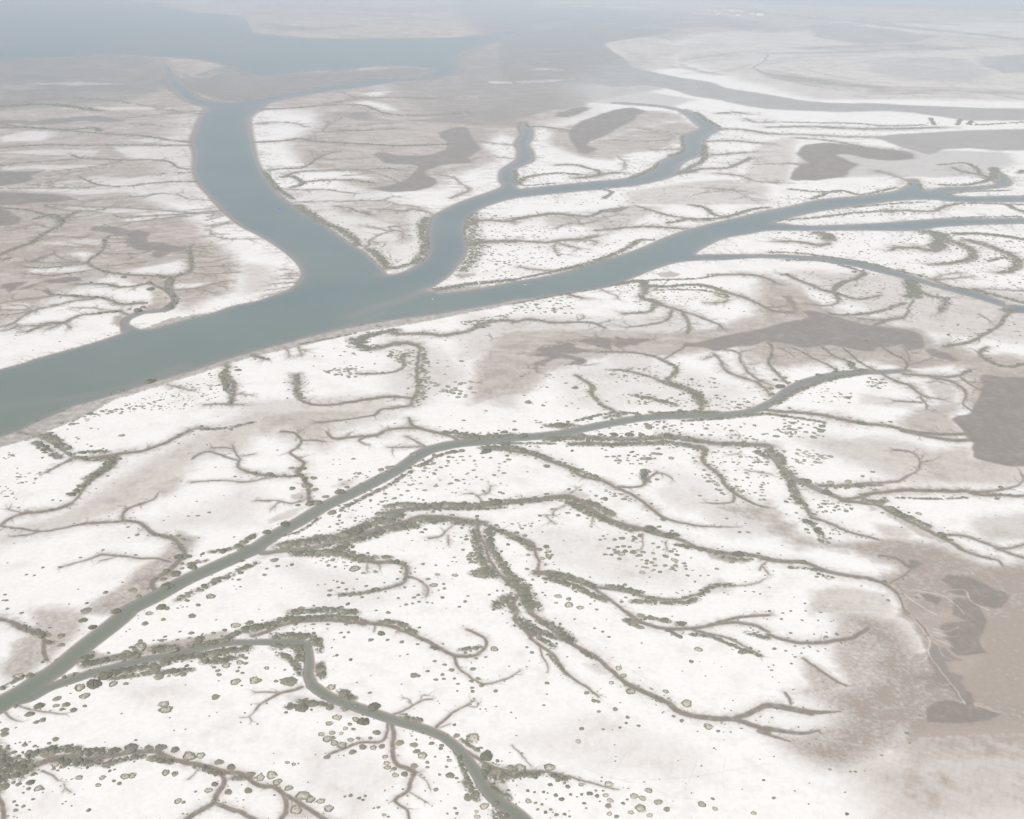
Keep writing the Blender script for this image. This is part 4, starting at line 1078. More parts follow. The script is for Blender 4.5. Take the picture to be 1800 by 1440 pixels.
def poly_sdf(U, V, Q):
    d = np.full(np.broadcast(U, V).shape, 1e9)
    for (x1, y1), (x2, y2) in zip(Q, Q[1:] + Q[:1]):
        ex, ey = x2 - x1, y2 - y1; t = np.clip(((U - x1) * ex + (V - y1) * ey) / (ex * ex + ey * ey + 1e-9), 0, 1)
        d = np.minimum(d, (U - x1 - t * ex) ** 2 + (V - y1 - t * ey) ** 2)
    d = np.sqrt(d); return np.where(inside(U, V, Q), -d, d)
def widen(p):      # what touches the picture's side edges runs on beyond them
    x = p[0]; return (x + 420 if x >= 1800 else x - 420 if x <= -12 else x, p[1]) + tuple(p[2:])
def run_on(pts, low=True):
    pts = list(pts)
    for rev in (0, 1):
        if rev: pts.reverse()
        a, b = pts[-2], pts[-1]; d = math.hypot(b[0] - a[0], b[1] - a[1]) + 1e-6
        if b[0] >= 1796 or b[0] <= 4 or (low and b[1] > 1436):
            k = 110 / d; pts += [(b[0] + (b[0] - a[0]) * k, b[1] + (b[1] - a[1]) * k * .8), (b[0] + (b[0] - a[0]) * k * 2, b[1] + (b[1] - a[1]) * k * 1.2)]
        if rev: pts.reverse()
    return [p for p in pts if p[1] > -20]
def qpoly(pts, wide=True):
    pts = [widen(p) for p in pts] if wide else [(p[0] + 400, p[1]) if p[0] > 1812 else p for p in pts]; return [tuple(map(float, to_q(p[0], p[1]))) for p in pts]
def region(pts, soft, warp=True):
    """soft-edged polygon: coverage 0..1 over a slice of the grid"""
    Q = qpoly(pts); us = [q[0] for q in Q]; vs = [q[1] for q in Q]; m = soft + 12
    r0, r1, c0, c1 = sl(min(us) - m, max(us) + m, min(vs) - m, max(vs) + m)
    if r1 - r0 < 2 or c1 - c0 < 2: return None, None
    s = (slice(r0, r1), slice(c0, c1)); area = (r1 - r0) * (c1 - c0)
    if soft < 1.5 or area < 6000:
        d = poly_sdf(WU[s], WV[s], Q)
    else:
        k = 5; ri = np.unique(np.r_[np.arange(r0, r1, k), r1 - 1]); ci = np.unique(np.r_[np.arange(c0, c1, k), c1 - 1])
        dc = poly_sdf(GU[ci][None, :], GV[ri][:, None], Q)
        rr = np.interp(np.arange(r0, r1), ri, np.arange(len(ri))); cc = np.interp(np.arange(c0, c1), ci, np.arange(len(ci)))
        i0 = np.minimum(rr.astype(int), len(ri) - 2); j0 = np.minimum(cc.astype(int), len(ci) - 2)
        fr = (rr - i0)[:, None]; fc = (cc - j0)[None, :]
        A = dc[i0][:, j0]; B = dc[i0][:, j0 + 1]; C = dc[i0 + 1][:, j0]; D = dc[i0 + 1][:, j0 + 1]
        d = (A * (1 - fc) + B * fc) * (1 - fr) + (C * (1 - fc) + D * fc) * fr
        d = d + min(soft, 26) * (0.9 * N1[s] + 0.5 * N2[s])
    soft = max(soft, 1.0)
    return s, sm(0.5 - d / (2 * soft))
VEG = []; ZON = []; BSH = []; RIVERS = []
for line in TRACE.strip().splitlines():
    hd, body = line.split('|'); hd = hd.split(); code, tile, arg = hd[0], hd[1], hd[2:]
    if code == 'B': BSH += parse_pts(body, tile); continue
    pts = parse_pts(body, tile)
    if code in ('K', 'KV', 'W', 'V'): pts = run_on(pts, code != 'V')
    if code in ('K', 'KV', 'W', 'T', 'C', 'U'):
        a = arg[0].split('>'); w0 = float(a[0]); w1 = float(a[-1])
    if code in ('K', 'KV'):
        path = stroke_pts(pts, w0, w1, 0.035); KP.append((path, pts))
        for s, d, wd in each_seg(path, 16):
            hw = np.maximum(wd / 2, 0.8)
            mudD[s] = np.minimum(mudD[s], (d - hw) / 1.0 + 0 * d); haloD[s] = np.minimum(haloD[s], (d - hw) / (3.4 + 1.2 * hw))
        if code == 'KV': VEG.append((pts, float(arg[1]), 0.45))
    elif code == 'W':
        path = stroke_pts(pts, w0, w1, 0.0); RIVERS.append(path)
        for s, d, wd in each_seg(path, 30): riv[s] = np.minimum(riv[s], d - wd / 2)
    elif code == 'WP':
        Q = smooth_path([(*q, 0.0) for q in qpoly(pts, False)] + [(*qpoly(pts, False)[0], 0.0)]); Q2 = [(q[0], q[1]) for q in Q]
        for s, d, wd in each_seg(Q, 60): riv[s] = np.minimum(riv[s], d)
        WQ = Q2
        ins = inside(MU, MV, Q2); riv = np.where(ins, -riv, riv)
    elif code == 'N':
        s, m = region(pts, 1.0); shore[s] = np.maximum(shore[s], m)
    elif code == 'P':
        s, m = region(pts, float(arg[1]))
        if s: tan_[s] = np.maximum(tan_[s], float(arg[0]) * m)
    elif code == 'R':
        s, m = region(pts, float(arg[1]))
        if s: rough_[s] = np.maximum(rough_[s], float(arg[0]) * m)
    elif code == 'L':
        s, m = region(pts, float(arg[1]))
        if s: tan_[s] *= 1 - float(arg[0]) * m; flat_[s] *= 1 - float(arg[0]) * m
    elif code == 'M':
        s, m = region(pts, float(arg[1]))
        if s: flat_[s] = np.maximum(flat_[s], float(arg[0]) * m)
    elif code == 'F':
        s, m = region(pts, 3.2)
        if s: flat_[s] = np.maximum(flat_[s], m * np.clip(0.93 + 0.35 * N2[s] + 0.2 * N1[s], 0, 1))
        s, m = region(pts, 8)
        if s: tan_[s] = np.maximum(tan_[s], 0.7 * m)
    elif code == 'T':
        for s, d, wd in each_seg(stroke_pts(pts, w0, w0, 0.02), 4): tline[s] = np.maximum(tline[s], float(arg[1]) * sm(1.3 - d / (wd / 2 + 0.7)))
    elif code == 'U':
        for s, d, wd in each_seg(stroke_pts(pts, w0, w0, 0.02), 30): plume[s] = np.maximum(plume[s], float(arg[1]) * np.exp(-(d / (wd * .6 + 1)) ** 2))
    elif code == 'C':
        for s, d, wd in each_seg(stroke_pts(pts, w0, w0, 0.03), 4): pale[s] = np.maximum(pale[s], sm(1.3 - d / (wd / 2 + 0.7)))
    elif code == 'V':
        VEG.append((pts, float(arg[0]), float(arg[1]) if len(arg) > 1 else 0.5))
    elif code == 'Z':
        ZON.append((pts, int(arg[0]), arg[1]))
def twig(u, v, ang, L, w, st, depth):
    """a fading feathery tributary"""
    fs = min(2.8, max(1.0, .5 * math.hypot(1, math.exp(v / 2000) / H))); w = w * fs ** .9 if depth else w
    if depth: L *= fs ** .6
    n = max(3, int(L / 5)); step = L / n; p = (u, v)
    for i in range(n):
        ang += rng.gauss(0, 0.22); q = (p[0] + step * math.cos(ang), p[1] + step * math.sin(ang)); k = 1 - i / n
        for s, d, wd in each_seg([(*p, w * (.5 + .5 * k)), (*q, w * (.5 + .5 * k))], 3):
            fine[s] = np.maximum(fine[s], st * k ** .7 * sm(1.35 - d / (wd * .5 + .75)))
        p = q
        if depth and rng.random() < .3: twig(p[0], p[1], ang + rng.choice([-1, 1]) * rng.uniform(.4, .9), L * rng.uniform(.35, .6), w * .8, st * k * .85, depth - 1)
for path, pts in KP:
    y0 = sum(p[1] for p in pts) / len(pts); x0 = sum(p[0] for p in pts) / len(pts); acc = rng.uniform(0, 20)
    dens = 1.7 if y0 < 580 else 1.2 if y0 < 760 else 0.45 if y0 < 1000 else 0.22
    for a, b in zip(path[:-1], path[1:]):
        L = math.hypot(b[0] - a[0], b[1] - a[1]); acc += L
        if acc > 11 / dens and L > .5:
            acc = rng.uniform(-8, 6); sd_ = rng.choice([-1, 1])
            twig(b[0], b[1], math.atan2(b[1] - a[1], b[0] - a[0]) + sd_ * rng.uniform(.5, 1.25), rng.uniform(9, 34), rng.uniform(1.0, 2.0), rng.uniform(.5, .95), 1)
    a, b = path[-2], path[-1]
    if y0 < 1100 or rng.random() < .4:
        for _ in range(rng.choice([2, 3, 3])): twig(b[0], b[1], math.atan2(b[1] - a[1], b[0] - a[0]) + rng.uniform(-.8, .8), rng.uniform(10, 28), max(.8, b[2] * .45), .6, 1)
def at(A, qu, qv):
    c = np.clip(np.searchsorted(GU, qu), 0, NC - 1); r = np.clip(NR - 1 - np.searchsorted(GVr, qv), 0, NR - 1)
    return A[r, c]
for a, b in zip(WQ[:-1], WQ[1:]):          # short drains cut into the river banks
    r_ = math.exp(a[1] / 2000)
    if not 1400 < r_ < 5200: continue
    L = math.hypot(b[0] - a[0], b[1] - a[1]); k = L / 11
    for _ in range(int(k) + (rng.random() < k - int(k))):
        t_ = rng.random(); p = (a[0] + (b[0] - a[0]) * t_, a[1] + (b[1] - a[1]) * t_); g = math.atan2(b[1] - a[1], b[0] - a[0]) + math.pi / 2
        if at(riv, p[0] + 6 * math.cos(g), p[1] + 6 * math.sin(g)) < 0: g += math.pi
        twig(p[0], p[1], g + rng.uniform(-.6, .6), rng.uniform(6, 30) * (1.7 if rng.random() < .2 else 1), rng.uniform(.7, 1.3), rng.uniform(.3, .75), 1)
# ------------------------------------------------------------ shrub positions: (qu, qv, diameter in metres, kind, stretch, label region)
S = []
def pxm(x, y):      # metres per photo pixel, across
    qu, qv = to_q(x, y); X, Y, r = q_world(qu, qv); depth = Y * CP + H * SP
    return float(depth / FPX)
for p in BSH:
    k = p[2]; kind = k[-1] if k[-1].isalpha() else 's'; sz = float(k.rstrip('drsp'))
    if sz <= 0: continue
    qu, qv = to_q(p[0], p[1] + sz * 0.08)
    S.append((float(qu), float(qv), sz * pxm(p[0], p[1]), {'d': 'm', 'r': 'r'}.get(kind, 's'), 1.0, 1))
for pts, spread, fill in VEG:
    path = stroke_pts(pts, 1, 1, 0.0)
    for s, d, wd in each_seg(path, spread * 1.6): scrub[s] = np.maximum(scrub[s], min(1, fill * 1.3) * sm(1.3 - d / (spread * 1.1)))
    y0 = sum(p[1] for p in pts) / len(pts)
    base = 3.0 + 5.0 * sm((y0 - 150) / 1000.0)
    base = min(base, max(2.6, spread * 1.1))
    for a, b in zip(path[:-1], path[1:]):
        L = math.hypot(b[0] - a[0], b[1] - a[1]); lam = fill * 1.15 * L * 2 * spread / (0.8 * base * base)
        n = int(lam) + (rng.random() < lam - int(lam)); lx = lam * (.3 if y0 > 650 else .15); nx_ = int(lx) + (rng.random() < lx - int(lx))
        for ii in range(n + nx_):
            t = rng.random(); off = rng.gauss(0, 0.42 if ii < n else 1.5) * spread
            if abs(off) > spread * 1.1 and ii < n: continue
            nx, ny = -(b[1] - a[1]) / (L + 1e-6), (b[0] - a[0]) / (L + 1e-6)
            qu, qv = a[0] + t * (b[0] - a[0]) + nx * off, a[1] + t * (b[1] - a[1]) + ny * off
            if at(riv, qu, qv) < -0.8 or (at(mudD, qu, qv) < 0.3 and rng.random() < .85): continue
            sz = base * min(math.exp(rng.gauss(0, 0.42)), 1.75) * (1.2 if abs(off) < spread * .5 else .85)
            S.append((qu, qv, sz * q_world(qu, qv)[2] / 2000, 'm' if rng.random() < .75 else 's', rng.uniform(1, 1.5), 0))
for pts, n, sz in ZON:
    pl = sz.endswith('p'); sz = float(sz.rstrip('p')); xs = [p[0] for p in pts]; ys = [p[1] for p in pts]; got = 0; tries = 0
    P2 = [(p[0], p[1]) for p in pts]
    while got < n and tries < n * 30:
        tries += 1; x, y = rng.uniform(min(xs), max(xs)), rng.uniform(min(ys), max(ys))
        if not inside(np.array([[x]]), np.array([[y]]), P2)[0, 0]: continue
        qu, qv = map(float, to_q(x, y)); got += 1
        if at(riv, qu, qv) < 1: continue
        s_ = sz * math.exp(rng.gauss(0, 0.3)); S.append((qu, qv, s_ * pxm(x, y), 'r' if pl or (sz > 5 and rng.random() < .2) else 's', rng.uniform(1, 1.3), 0))
# sparse lone shrubs on the open salt
for _ in range(14000):
    x, y = rng.uniform(-40, 1840), 250 + 1200 * rng.random() ** 0.8
    qu, qv = map(float, to_q(x, y))
    if at(riv, qu, qv) < 2 or at(flat_, qu, qv) > .3: continue
    near = min(at(mudD, qu, qv), at(riv, qu, qv)); p = 0.9 * math.exp(-max(near, 0) / 14) + 0.09 * (at(tan_, qu, qv) < .3)
    if rng.random() < p * (0.5 + at(N3, qu, qv)): S.append((qu, qv, rng.uniform(2.5, 5.5) * pxm(x, y), 's', rng.uniform(1, 1.3), 0))
print('shrubs', len(S))
# ------------------------------------------------------------ ground relief and surface masks
SPC = np.gradient(GV)[:, None]; SPC = np.abs(SPC)
rowm = np.exp(GV / 2000)[:, None]                     # ground distance of the ring, m
bankw = np.maximum(1.6, SPC * 0.8)                    # in q units
rivw = riv + 0.7 * N2 * (riv > -6)
t = np.clip(rivw / bankw, -1, 1)
Z = 0.4 * t - 0.4                                      # water surface at -1.0, flats at 0
mud = sm(0.75 - (mudD + 1.3 * N2 + 0.8 * fbm(MU, MV, 6, 331, 2)) / 2.5) * (0.68 + 0.28 * sm(-mudD / 2.2) + 0.25 * N2)
Z = np.where(rivw > 0, np.minimum(Z, -0.25 * sm(0.5 - mudD / 3)), Z)
Z += 0.03 * N2 * (rivw > bankw)
halo = 0.68 * np.exp(-np.maximum(haloD, 0) / 1.2) * (haloD < 12) + 0.42 * sm((rowm - 700) / 500) * np.exp(-np.maximum(haloD, 0) / 3.5) * (haloD < 60) * sm(.5 + 1.6 * N3)
streak = fbm(MU * 0.22 + 0.3 * MV, MV, 11, 211, 4)
farf = 1 - sm((rowm - 3500) / 4000)
N5 = fbm(MU * 0.85, MV, 8, 71, 5); N6 = fbm(MU, MV, 5.5, 301, 3); N7 = fbm(MU * .6 + .2 * MV, MV, 3.6, 401, 3)
tanm = tan_ * (1.32 + rough_ * (0.45 * N2 + 0.75 * N5 + 0.25 * N6 + 0.3 * N1) + (1 - rough_) * (0.22 * N1 + 0.18 * N4 + (0.2 + 0.4 * sm((rowm - 1300) / 800)) * streak)) + 0.22 * np.clip(N1 + 0.9 * N3 + 0.3 * N4, 0, 1) + 0.05
tanm = np.maximum(tanm, halo * (0.8 + 0.8 * N2)); tanm = np.maximum(tanm, 0.45 * sm(1.6 - riv / 3) * (riv > 0) * farf)
tanm = np.clip(tanm * (1 - 0.35 * pale), 0, 1)
farf = 1 - sm((rowm - 3500) / 4000)
bank = sm(1.2 - rivw / np.maximum(bankw * 1.3, 3.4)) * (riv < 8) * 0.85 * (0.15 + 0.85 * farf)
mud = np.maximum(mud, fine * (rivw > 0)); mud = np.maximum(mud, 0.42 * rough_ * np.clip(tanm * 1.35 - 0.25, 0, 1))
mud = np.clip(np.maximum(mud, np.maximum(bank, shore * 0.8 * (0.85 + 0.4 * N2))) * (1 - .75 * pale), 0, 1)
flatm = np.clip(np.maximum(flat_, 0.75 * tline) * (0.97 + 0.05 * N2 + 0.05 * N1 + (1 - farf) * (0.3 * streak + 0.12 * N1 + 0.05)) * (1 - 0.55 * pale), 0, 1)
scr = np.clip(scrub * 1.35 * sm(0.72 + 1.5 * N6 + 0.8 * N2), 0, 1)
def link(o): sc.collection.objects.link(o); return o
def tag(o, label=None, cat=None, group=None, kind=None):
    for k, v in (('label', label), ('category', cat), ('group', group), ('kind', kind)):
        if v: o[k] = v
    return o
def grid_mesh(name, X, Y, Zz, attrs, mat):
    nr_, nc_ = X.shape; me = bpy.data.meshes.new(name)
    co = np.empty((nr_ * nc_, 3), np.float32); co[:, 0] = X.ravel(); co[:, 1] = Y.ravel(); co[:, 2] = Zz.ravel()
    idx = np.arange(nr_ * nc_, dtype=np.int32).reshape(nr_, nc_)
    f = np.stack([idx[:-1, :-1], idx[1:, :-1], idx[1:, 1:], idx[:-1, 1:]], -1).reshape(-1, 4)
    me.vertices.add(len(co)); me.vertices.foreach_set('co', co.ravel())
    me.loops.add(f.size); me.loops.foreach_set('vertex_index', f.ravel())
    me.polygons.add(len(f)); me.polygons.foreach_set('loop_start', np.arange(0, f.size, 4, dtype=np.int32))
    me.polygons.foreach_set('use_smooth', np.ones(len(f), bool))
    for k, A in attrs.items():
        at_ = me.attributes.new(k, 'FLOAT', 'POINT'); at_.data.foreach_set('value', A.astype(np.float32).ravel())
    me.update(calc_edges=True); me.materials.append(mat)
    return link(bpy.data.objects.new(name, me))
# ------------------------------------------------------------ materials
def new_mat(name, rough=0.9, spec=0.2):
    m = bpy.data.materials.new(name); m.use_nodes = True; b = m.node_tree.nodes['Principled BSDF']
    b.inputs['Roughness'].default_value = rough; b.inputs['Specular IOR Level'].default_value = spec
    return m, m.node_tree, b
def mixc(nt, fac, a, b, mode='MIX'):
    n = nt.nodes.new('ShaderNodeMix'); n.data_type = 'RGBA'; n.blend_type = mode; n.clamp_factor = True
    for i, v in ((0, fac), (6, a), (7, b)):
        if isinstance(v, (tuple, list)): n.inputs[i].default_value = (*v, 1)
        elif isinstance(v, (int, float)): n.inputs[i].default_value = v
        else: nt.links.new(v, n.inputs[i])
    return n.outputs[2]
def attr(nt, name):
    n = nt.nodes.new('ShaderNodeAttribute'); n.attribute_name = name; return n.outputs['Fac']
def noise(nt, scale, detail=4, rough=0.6, coord='Object'):
    tc = nt.nodes.new('ShaderNodeTexCoord'); n = nt.nodes.new('ShaderNodeTexNoise')
    n.inputs['Scale'].default_value = scale; n.inputs['Detail'].default_value = detail; n.inputs['Roughness'].default_value = rough
    nt.links.new(tc.outputs[coord], n.inputs['Vector']); return n.outputs['Fac']
def remap(nt, v, a, b, c, d):
    n = nt.nodes.new('ShaderNodeMapRange'); nt.links.new(v, n.inputs[0])
    for i, x in enumerate((a, b, c, d)): n.inputs[i + 1].default_value = x
    return n.outputs[0]
SALT = (0.80, 0.787, 0.755); DAMP = (0.360, 0.304, 0.256); MUD = (0.205, 0.172, 0.134); FLAT = (0.212, 0.184, 0.156); SCRUB = (0.19, 0.178, 0.136)
mg, nt, b = new_mat('salt flat', 0.95, 0.1)
n1 = noise(nt, 0.22, 6, 0.65); n2 = noise(nt, 0.035, 5, 0.6); n3 = noise(nt, 0.006, 4)
c = mixc(nt, remap(nt, n2, 0.35, 0.75, 0, 0.5), SALT, (0.72, 0.68, 0.63))
c = mixc(nt, attr(nt, 'damp'), c, DAMP)
c = mixc(nt, attr(nt, 'scrub'), c, SCRUB)
c = mixc(nt, attr(nt, 'flat'), c, mixc(nt, attr(nt, 'far_tone'), FLAT, (0.19, 0.20, 0.20)))  # flats turn to a bluer grey with distance from the camera
c = mixc(nt, attr(nt, 'mud'), c, MUD)
c = mixc(nt, 1.0, c, mixc(nt, remap(nt, n1, 0.3, 0.7, 0, 1), (0.93, 0.925, 0.915), (1.04, 1.04, 1.04)), 'MULTIPLY')
nt.links.new(c, b.inputs['Base Color'])
nt.links.new(remap(nt, attr(nt, 'flat'), 0, 1, 0.95, 0.85), b.inputs['Roughness']); nt.links.new(remap(nt, attr(nt, 'flat'), 0, 1, 0.1, 0.15), b.inputs['Specular IOR Level'])
X, Y, r_ = q_world(MU, MV)
ground = grid_mesh('ground', X, Y, Z, {'damp': tanm, 'mud': mud, 'flat': flatm, 'scrub': scr, 'far_tone': np.broadcast_to(1 - farf, (NR, NC))}, mg)
tag(ground, kind='structure')
mw, nt, b = new_mat('tidal water', 0.32, 0.35)
c = mixc(nt, remap(nt, noise(nt, 0.004, 4), 0.35, 0.7, 0, 1), (0.120, 0.160, 0.140), (0.160, 0.192, 0.163))
c = mixc(nt, attr(nt, 'silt'), c, (0.162, 0.183, 0.124))
c = mixc(nt, attr(nt, 'shallow'), c, (0.27, 0.235, 0.20))
nt.links.new(c, b.inputs['Base Color'])
k = 3; ks = np.unique(np.r_[np.arange(0, NR, k), NR - 1]); kc = np.unique(np.r_[np.arange(0, NC, k), NC - 1])
sub = np.ix_(ks, kc); rv = riv[sub] + 1.5 * N1[sub]
shal = np.clip((0.25 + 0.65 * farf[ks]) * np.exp(np.minimum(rv, 0) / 3.6) + 0.28 * np.exp(np.minimum(rv, 0) / 13) + 0.12 * N3[sub] + plume[sub] + (1 - farf[ks]) * (0.45 * np.exp(np.minimum(rv, 0) / 22) + 0.25 * streak[sub]), 0, 1)
water = grid_mesh('water', X[sub], Y[sub], np.full(X[sub].shape, -0.4), {'shallow': shal, 'silt': sm((1900 - r_[sub]) / 800) * 0.9}, mw)
tag(water, kind='structure')
# ------------------------------------------------------------ shrubs
def leaf_mat(name, c0, c1):
    m, nt, b = new_mat(name, 0.85, 0.15)
    oi = nt.nodes.new('ShaderNodeObjectInfo')
    c = mixc(nt, remap(nt, noise(nt, 0.9, 4), 0.3, 0.7, 0, 1), c0, c1)
    c = mixc(nt, remap(nt, noise(nt, 0.05, 2), 0.35, 0.65, 0, .5), c, tuple(x * 1.25 for x in c1))
    c = mixc(nt, 1.0, c, mixc(nt, oi.outputs['Random'], (0.85, 0.85, 0.85), (1.15, 1.12, 1.1)), 'MULTIPLY')
    nt.links.new(c, b.inputs['Base Color']); return m
m_mang = leaf_mat('mangrove leaves', (0.105, 0.106, 0.073), (0.185, 0.181, 0.13))
m_salt = leaf_mat('saltbush leaves', (0.165, 0.155, 0.117), (0.265, 0.25, 0.192))
m_pale = leaf_mat('dry low growth', (0.38, 0.365, 0.30), (0.54, 0.525, 0.46))
def blob(seed, kind, seg, rings, leaves):
    """unit-diameter lumpy cushion (or ring) with leaf clumps; returns verts, faces, material index"""
    g = random.Random(seed); V = []; F = []; M = []
    ph = [g.uniform(0, 6.28) for _ in range(6)]
    def rad(a): return 0.5 * (0.86 + 0.09 * math.sin(2 * a + ph[0]) + 0.07 * math.sin(3 * a + ph[1]) + 0.05 * math.sin(5 * a + ph[2]) + 0.04 * math.sin(8 * a + ph[3]))
    if kind != 'r':
        hh = 0.14 if kind == 's' else 0.21
        for i in range(rings):
            f = i / rings; e = math.pi / 2 * f
            for j in range(seg):
                a = 2 * math.pi * j / seg; k = rad(a) * math.cos(e) * (1 + g.uniform(-.09, .09)) * (1.0 if i else .93)
                V.append((k * math.cos(a), k * math.sin(a), hh * (math.sin(e) * (1 + g.uniform(-.22, .15))) - (0.04 if i == 0 else 0)))
        V.append((0, 0, hh * .96))
        for i in range(rings - 1):
            for j in range(seg): F.append((i * seg + j, i * seg + (j + 1) % seg, (i + 1) * seg + (j + 1) % seg, (i + 1) * seg + j)); M.append(0)
        o = (rings - 1) * seg
        for j in range(seg): F.append((o + j, o + (j + 1) % seg, len(V) - 1)); M.append(0)
    else:
        hh = 0.09; gap = g.uniform(0, 6.28); gw = g.choice([0, .5, .9, 1.5])
        prof = [(1.0, -.04), (0.98, .6), (0.86, 1.0), (0.72, .75), (0.6, -.02)]
        for j in range(seg):
            a = 2 * math.pi * j / seg; dg = abs((a - gap + math.pi) % (2 * math.pi) - math.pi); th = 0.15 if dg < gw / 2 else 1
            k0 = rad(a); tw = (0.95 - .45 * (0.5 + 0.5 * math.sin(a * 2 + ph[4]))) * th * g.uniform(.8, 1.2)
            for (p, z) in prof: V.append((k0 * (1 - (1 - p) * tw) * math.cos(a), k0 * (1 - (1 - p) * tw) * math.sin(a), hh * z * (th if z > 0 else 1) * g.uniform(.8, 1.15)))
        n = len(prof)
        for j in range(seg):
            for i in range(n - 1): F.append((j * n + i, ((j + 1) % seg) * n + i, ((j + 1) % seg) * n + i + 1, j * n + i + 1)); M.append(0)
        c0 = len(V)
        for j in range(seg):
            a = 2 * math.pi * j / seg; V.append((rad(a) * .8 * math.cos(a), rad(a) * .8 * math.sin(a), 0.012))
        V.append((0, 0, 0.05 + g.random() * .04))
        for j in range(seg): F.append((c0 + j, c0 + (j + 1) % seg, len(V) - 1)); M.append(1)
    for _ in range(leaves):
        a = g.uniform(0, 6.283)
        if kind == 'r':
            t = g.uniform(.62, 1.02) if g.random() < .7 else g.uniform(.1, .6); z = 0.08 * g.uniform(.5, 1.25) if t > .62 else 0.05
        else:
            t = math.sqrt(g.random()) * 1.04; z = (0.14 if kind == 's' else 0.21) * math.sqrt(max(0.02, 1 - min(t, .99) ** 2)) * g.uniform(.85, 1.12)
        x, y = rad(a) * t * math.cos(a), rad(a) * t * math.sin(a); s_ = g.uniform(.03, .07)
        v = [g.uniform(-1, 1) for _ in range(6)]; i0 = len(V)
        V += [(x - s_ * v[0], y - s_ * v[1], max(z - s_ * .5, 0)), (x + s_ * v[2], y - s_ * v[0], z + s_ * .4), (x + s_ * v[4], y + s_ * v[5], z + s_ * .7)]
        F.append((i0, i0 + 1, i0 + 2)); M.append(0)
    return V, F, M
def to_mesh(name, V, F, M, mats, smooth=False):
    me = bpy.data.meshes.new(name); me.from_pydata(V, [], F)
    for m in mats: me.materials.append(m)
    me.polygons.foreach_set('material_index', M); me.update(); return me
KN = {'m': ('mangrove_shrub', m_mang, 'mangrove shrub'), 's': ('saltbush', m_salt, 'saltbush'), 'r': ('ring_shrub', m_salt, 'ring shrub')}
HI = {k: [to_mesh(KN[k][0], *blob(100 * ord(k) + i, k, 18, 5, 150), [KN[k][1], m_pale]) for i in range(7)] for k in 'msr'}
LO = {k: [blob(900 * ord(k) + i, k, 9, 3, 12) for i in range(6)] for k in 'msr'}
LAND = [  # (photo x, photo y, words)
 (75, 1330, 'the brown creek near the lower left corner'), (390, 1350, 'the brown creek fork at the lower edge'), (20, 1400, 'the short brown creek at the left edge'),
 (290, 1240, 'the lone pair on the wide salt flat'), (60, 1225, 'the mouth of the second green creek'), (330, 1165, 'the straight run of the second green creek'),
 (540, 1165, 'the hairpin bend of the second green creek'), (640, 1245, 'the middle reach of the second green creek'), (700, 1310, 'the brown side creek that zigzags down'),
 (840, 1370, 'the widening end of the second green creek'), (960, 1400, 'the dotted flat at the lower edge'), (1120, 1400, 'the scattered shrubs at the lower edge'),
 (1260, 1410, 'the open salt by the lower edge'), (1230, 1240, 'the brown creek that forks on the right'), (1030, 1200, 'the long slanting brown creek'),
 (960, 1140, 'the twin slanting creeks'), (810, 1150, 'the brown hook-shaped creek'), (620, 1090, 'the creek-side thicket at mid left'),
 (450, 1090, 'the thicket above the second green creek'), (300, 1110, 'the salt between the two green creeks'), (145, 1110, 'the bank of the long green creek'),
 (30, 1120, 'the short tributary at the left edge'), (250, 1050, 'the tributary mouth on the long green creek'), (310, 980, 'the winding tributary left of the long green creek'),
 (100, 1000, 'the empty salt at the left edge'), (180, 800, 'the creek junction at the left'), (540, 870, 'the tributary mouth halfway up the long green creek'),
 (640, 820, 'the upper bank of the long green creek'), (560, 960, 'the thick band beside the long green creek'), (700, 900, 'the big clump where the mangrove bands meet'),
 (690, 1000, 'the small loop creek in the centre'), (760, 1060, 'the dotted salt in the centre'), (850, 1000, 'the dark creek running down the centre'),
 (900, 790, 'the head of the long green creek'), (1000, 890, 'the dark creek bend right of the centre'), (1140, 930, 'the two large clumps on the dark creek'),
 (1150, 980, 'the dotted patch below the dark creek'), (960, 960, 'the branch creek right of the centre'), (1000, 1050, 'the pale strip between two creeks'),
 (1200, 1020, 'the curved brown creek on the right'), (1250, 1100, 'the lower right brown creek'), (1400, 1090, 'the brown creek end by the mudflat'),
 (1180, 810, 'the dotted patch under the upper mangrove band'), (1060, 860, 'the long thin creek right of the centre'), (1280, 830, 'the thin branch creek on the right'),
 (1420, 850, 'the dark creek bend on the right'), (1650, 930, 'the straight creek by the right mudflat'), (1560, 900, 'the creek fork at the right'),
 (1560, 1020, 'the pale creek leading to the delta'), (1410, 990, 'the dark tree on the pale creek'), (1500, 790, 'the open salt at the right'),
 (1360, 690, 'the bend of the upper green creek'), (1220, 700, 'the tributary mouth on the upper green creek'), (990, 750, 'the bank of the upper green creek'),
 (730, 650, 'the straight ditch below the main river'), (640, 590, 'the thicket on the river bank'), (265, 665, 'the lone trees in the river shallows'),
 (240, 545, 'the small creek mouth on the far bank'), (300, 500, 'the looping creek on the far bank'), (1500, 620, 'the wet mudflat at the right'),
 (1140, 490, 'the thicket at the river on the right'), (810, 440, 'the bank of the side river'), (680, 460, 'the tip of the wedge between rivers'), (1600, 480, 'the narrow river at the right edge')]
ORD = ['first', 'second', 'third', 'fourth', 'fifth', 'sixth', 'seventh', 'eighth']
def photo_xy(qu, qv):
    X, Y, r = q_world(qu, qv); d = Y * CP + H * SP; u = Y * SP - H * CP
    return 900 + FPX * X / d, 720 - FPX * u / d
ind = []; rest = {'m': [], 's': [], 'r': []}
byk = {'m': [], 's': [], 'r': []}
for s in S:
    x, y = photo_xy(s[0], s[1]); app = s[2] / pxm(x, y) * math.sqrt(s[4])
    vis = -5 < x < 1805 and -5 < y < 1443
    byk[s[3]].append((app if vis else -1, s, float(x), float(y)))
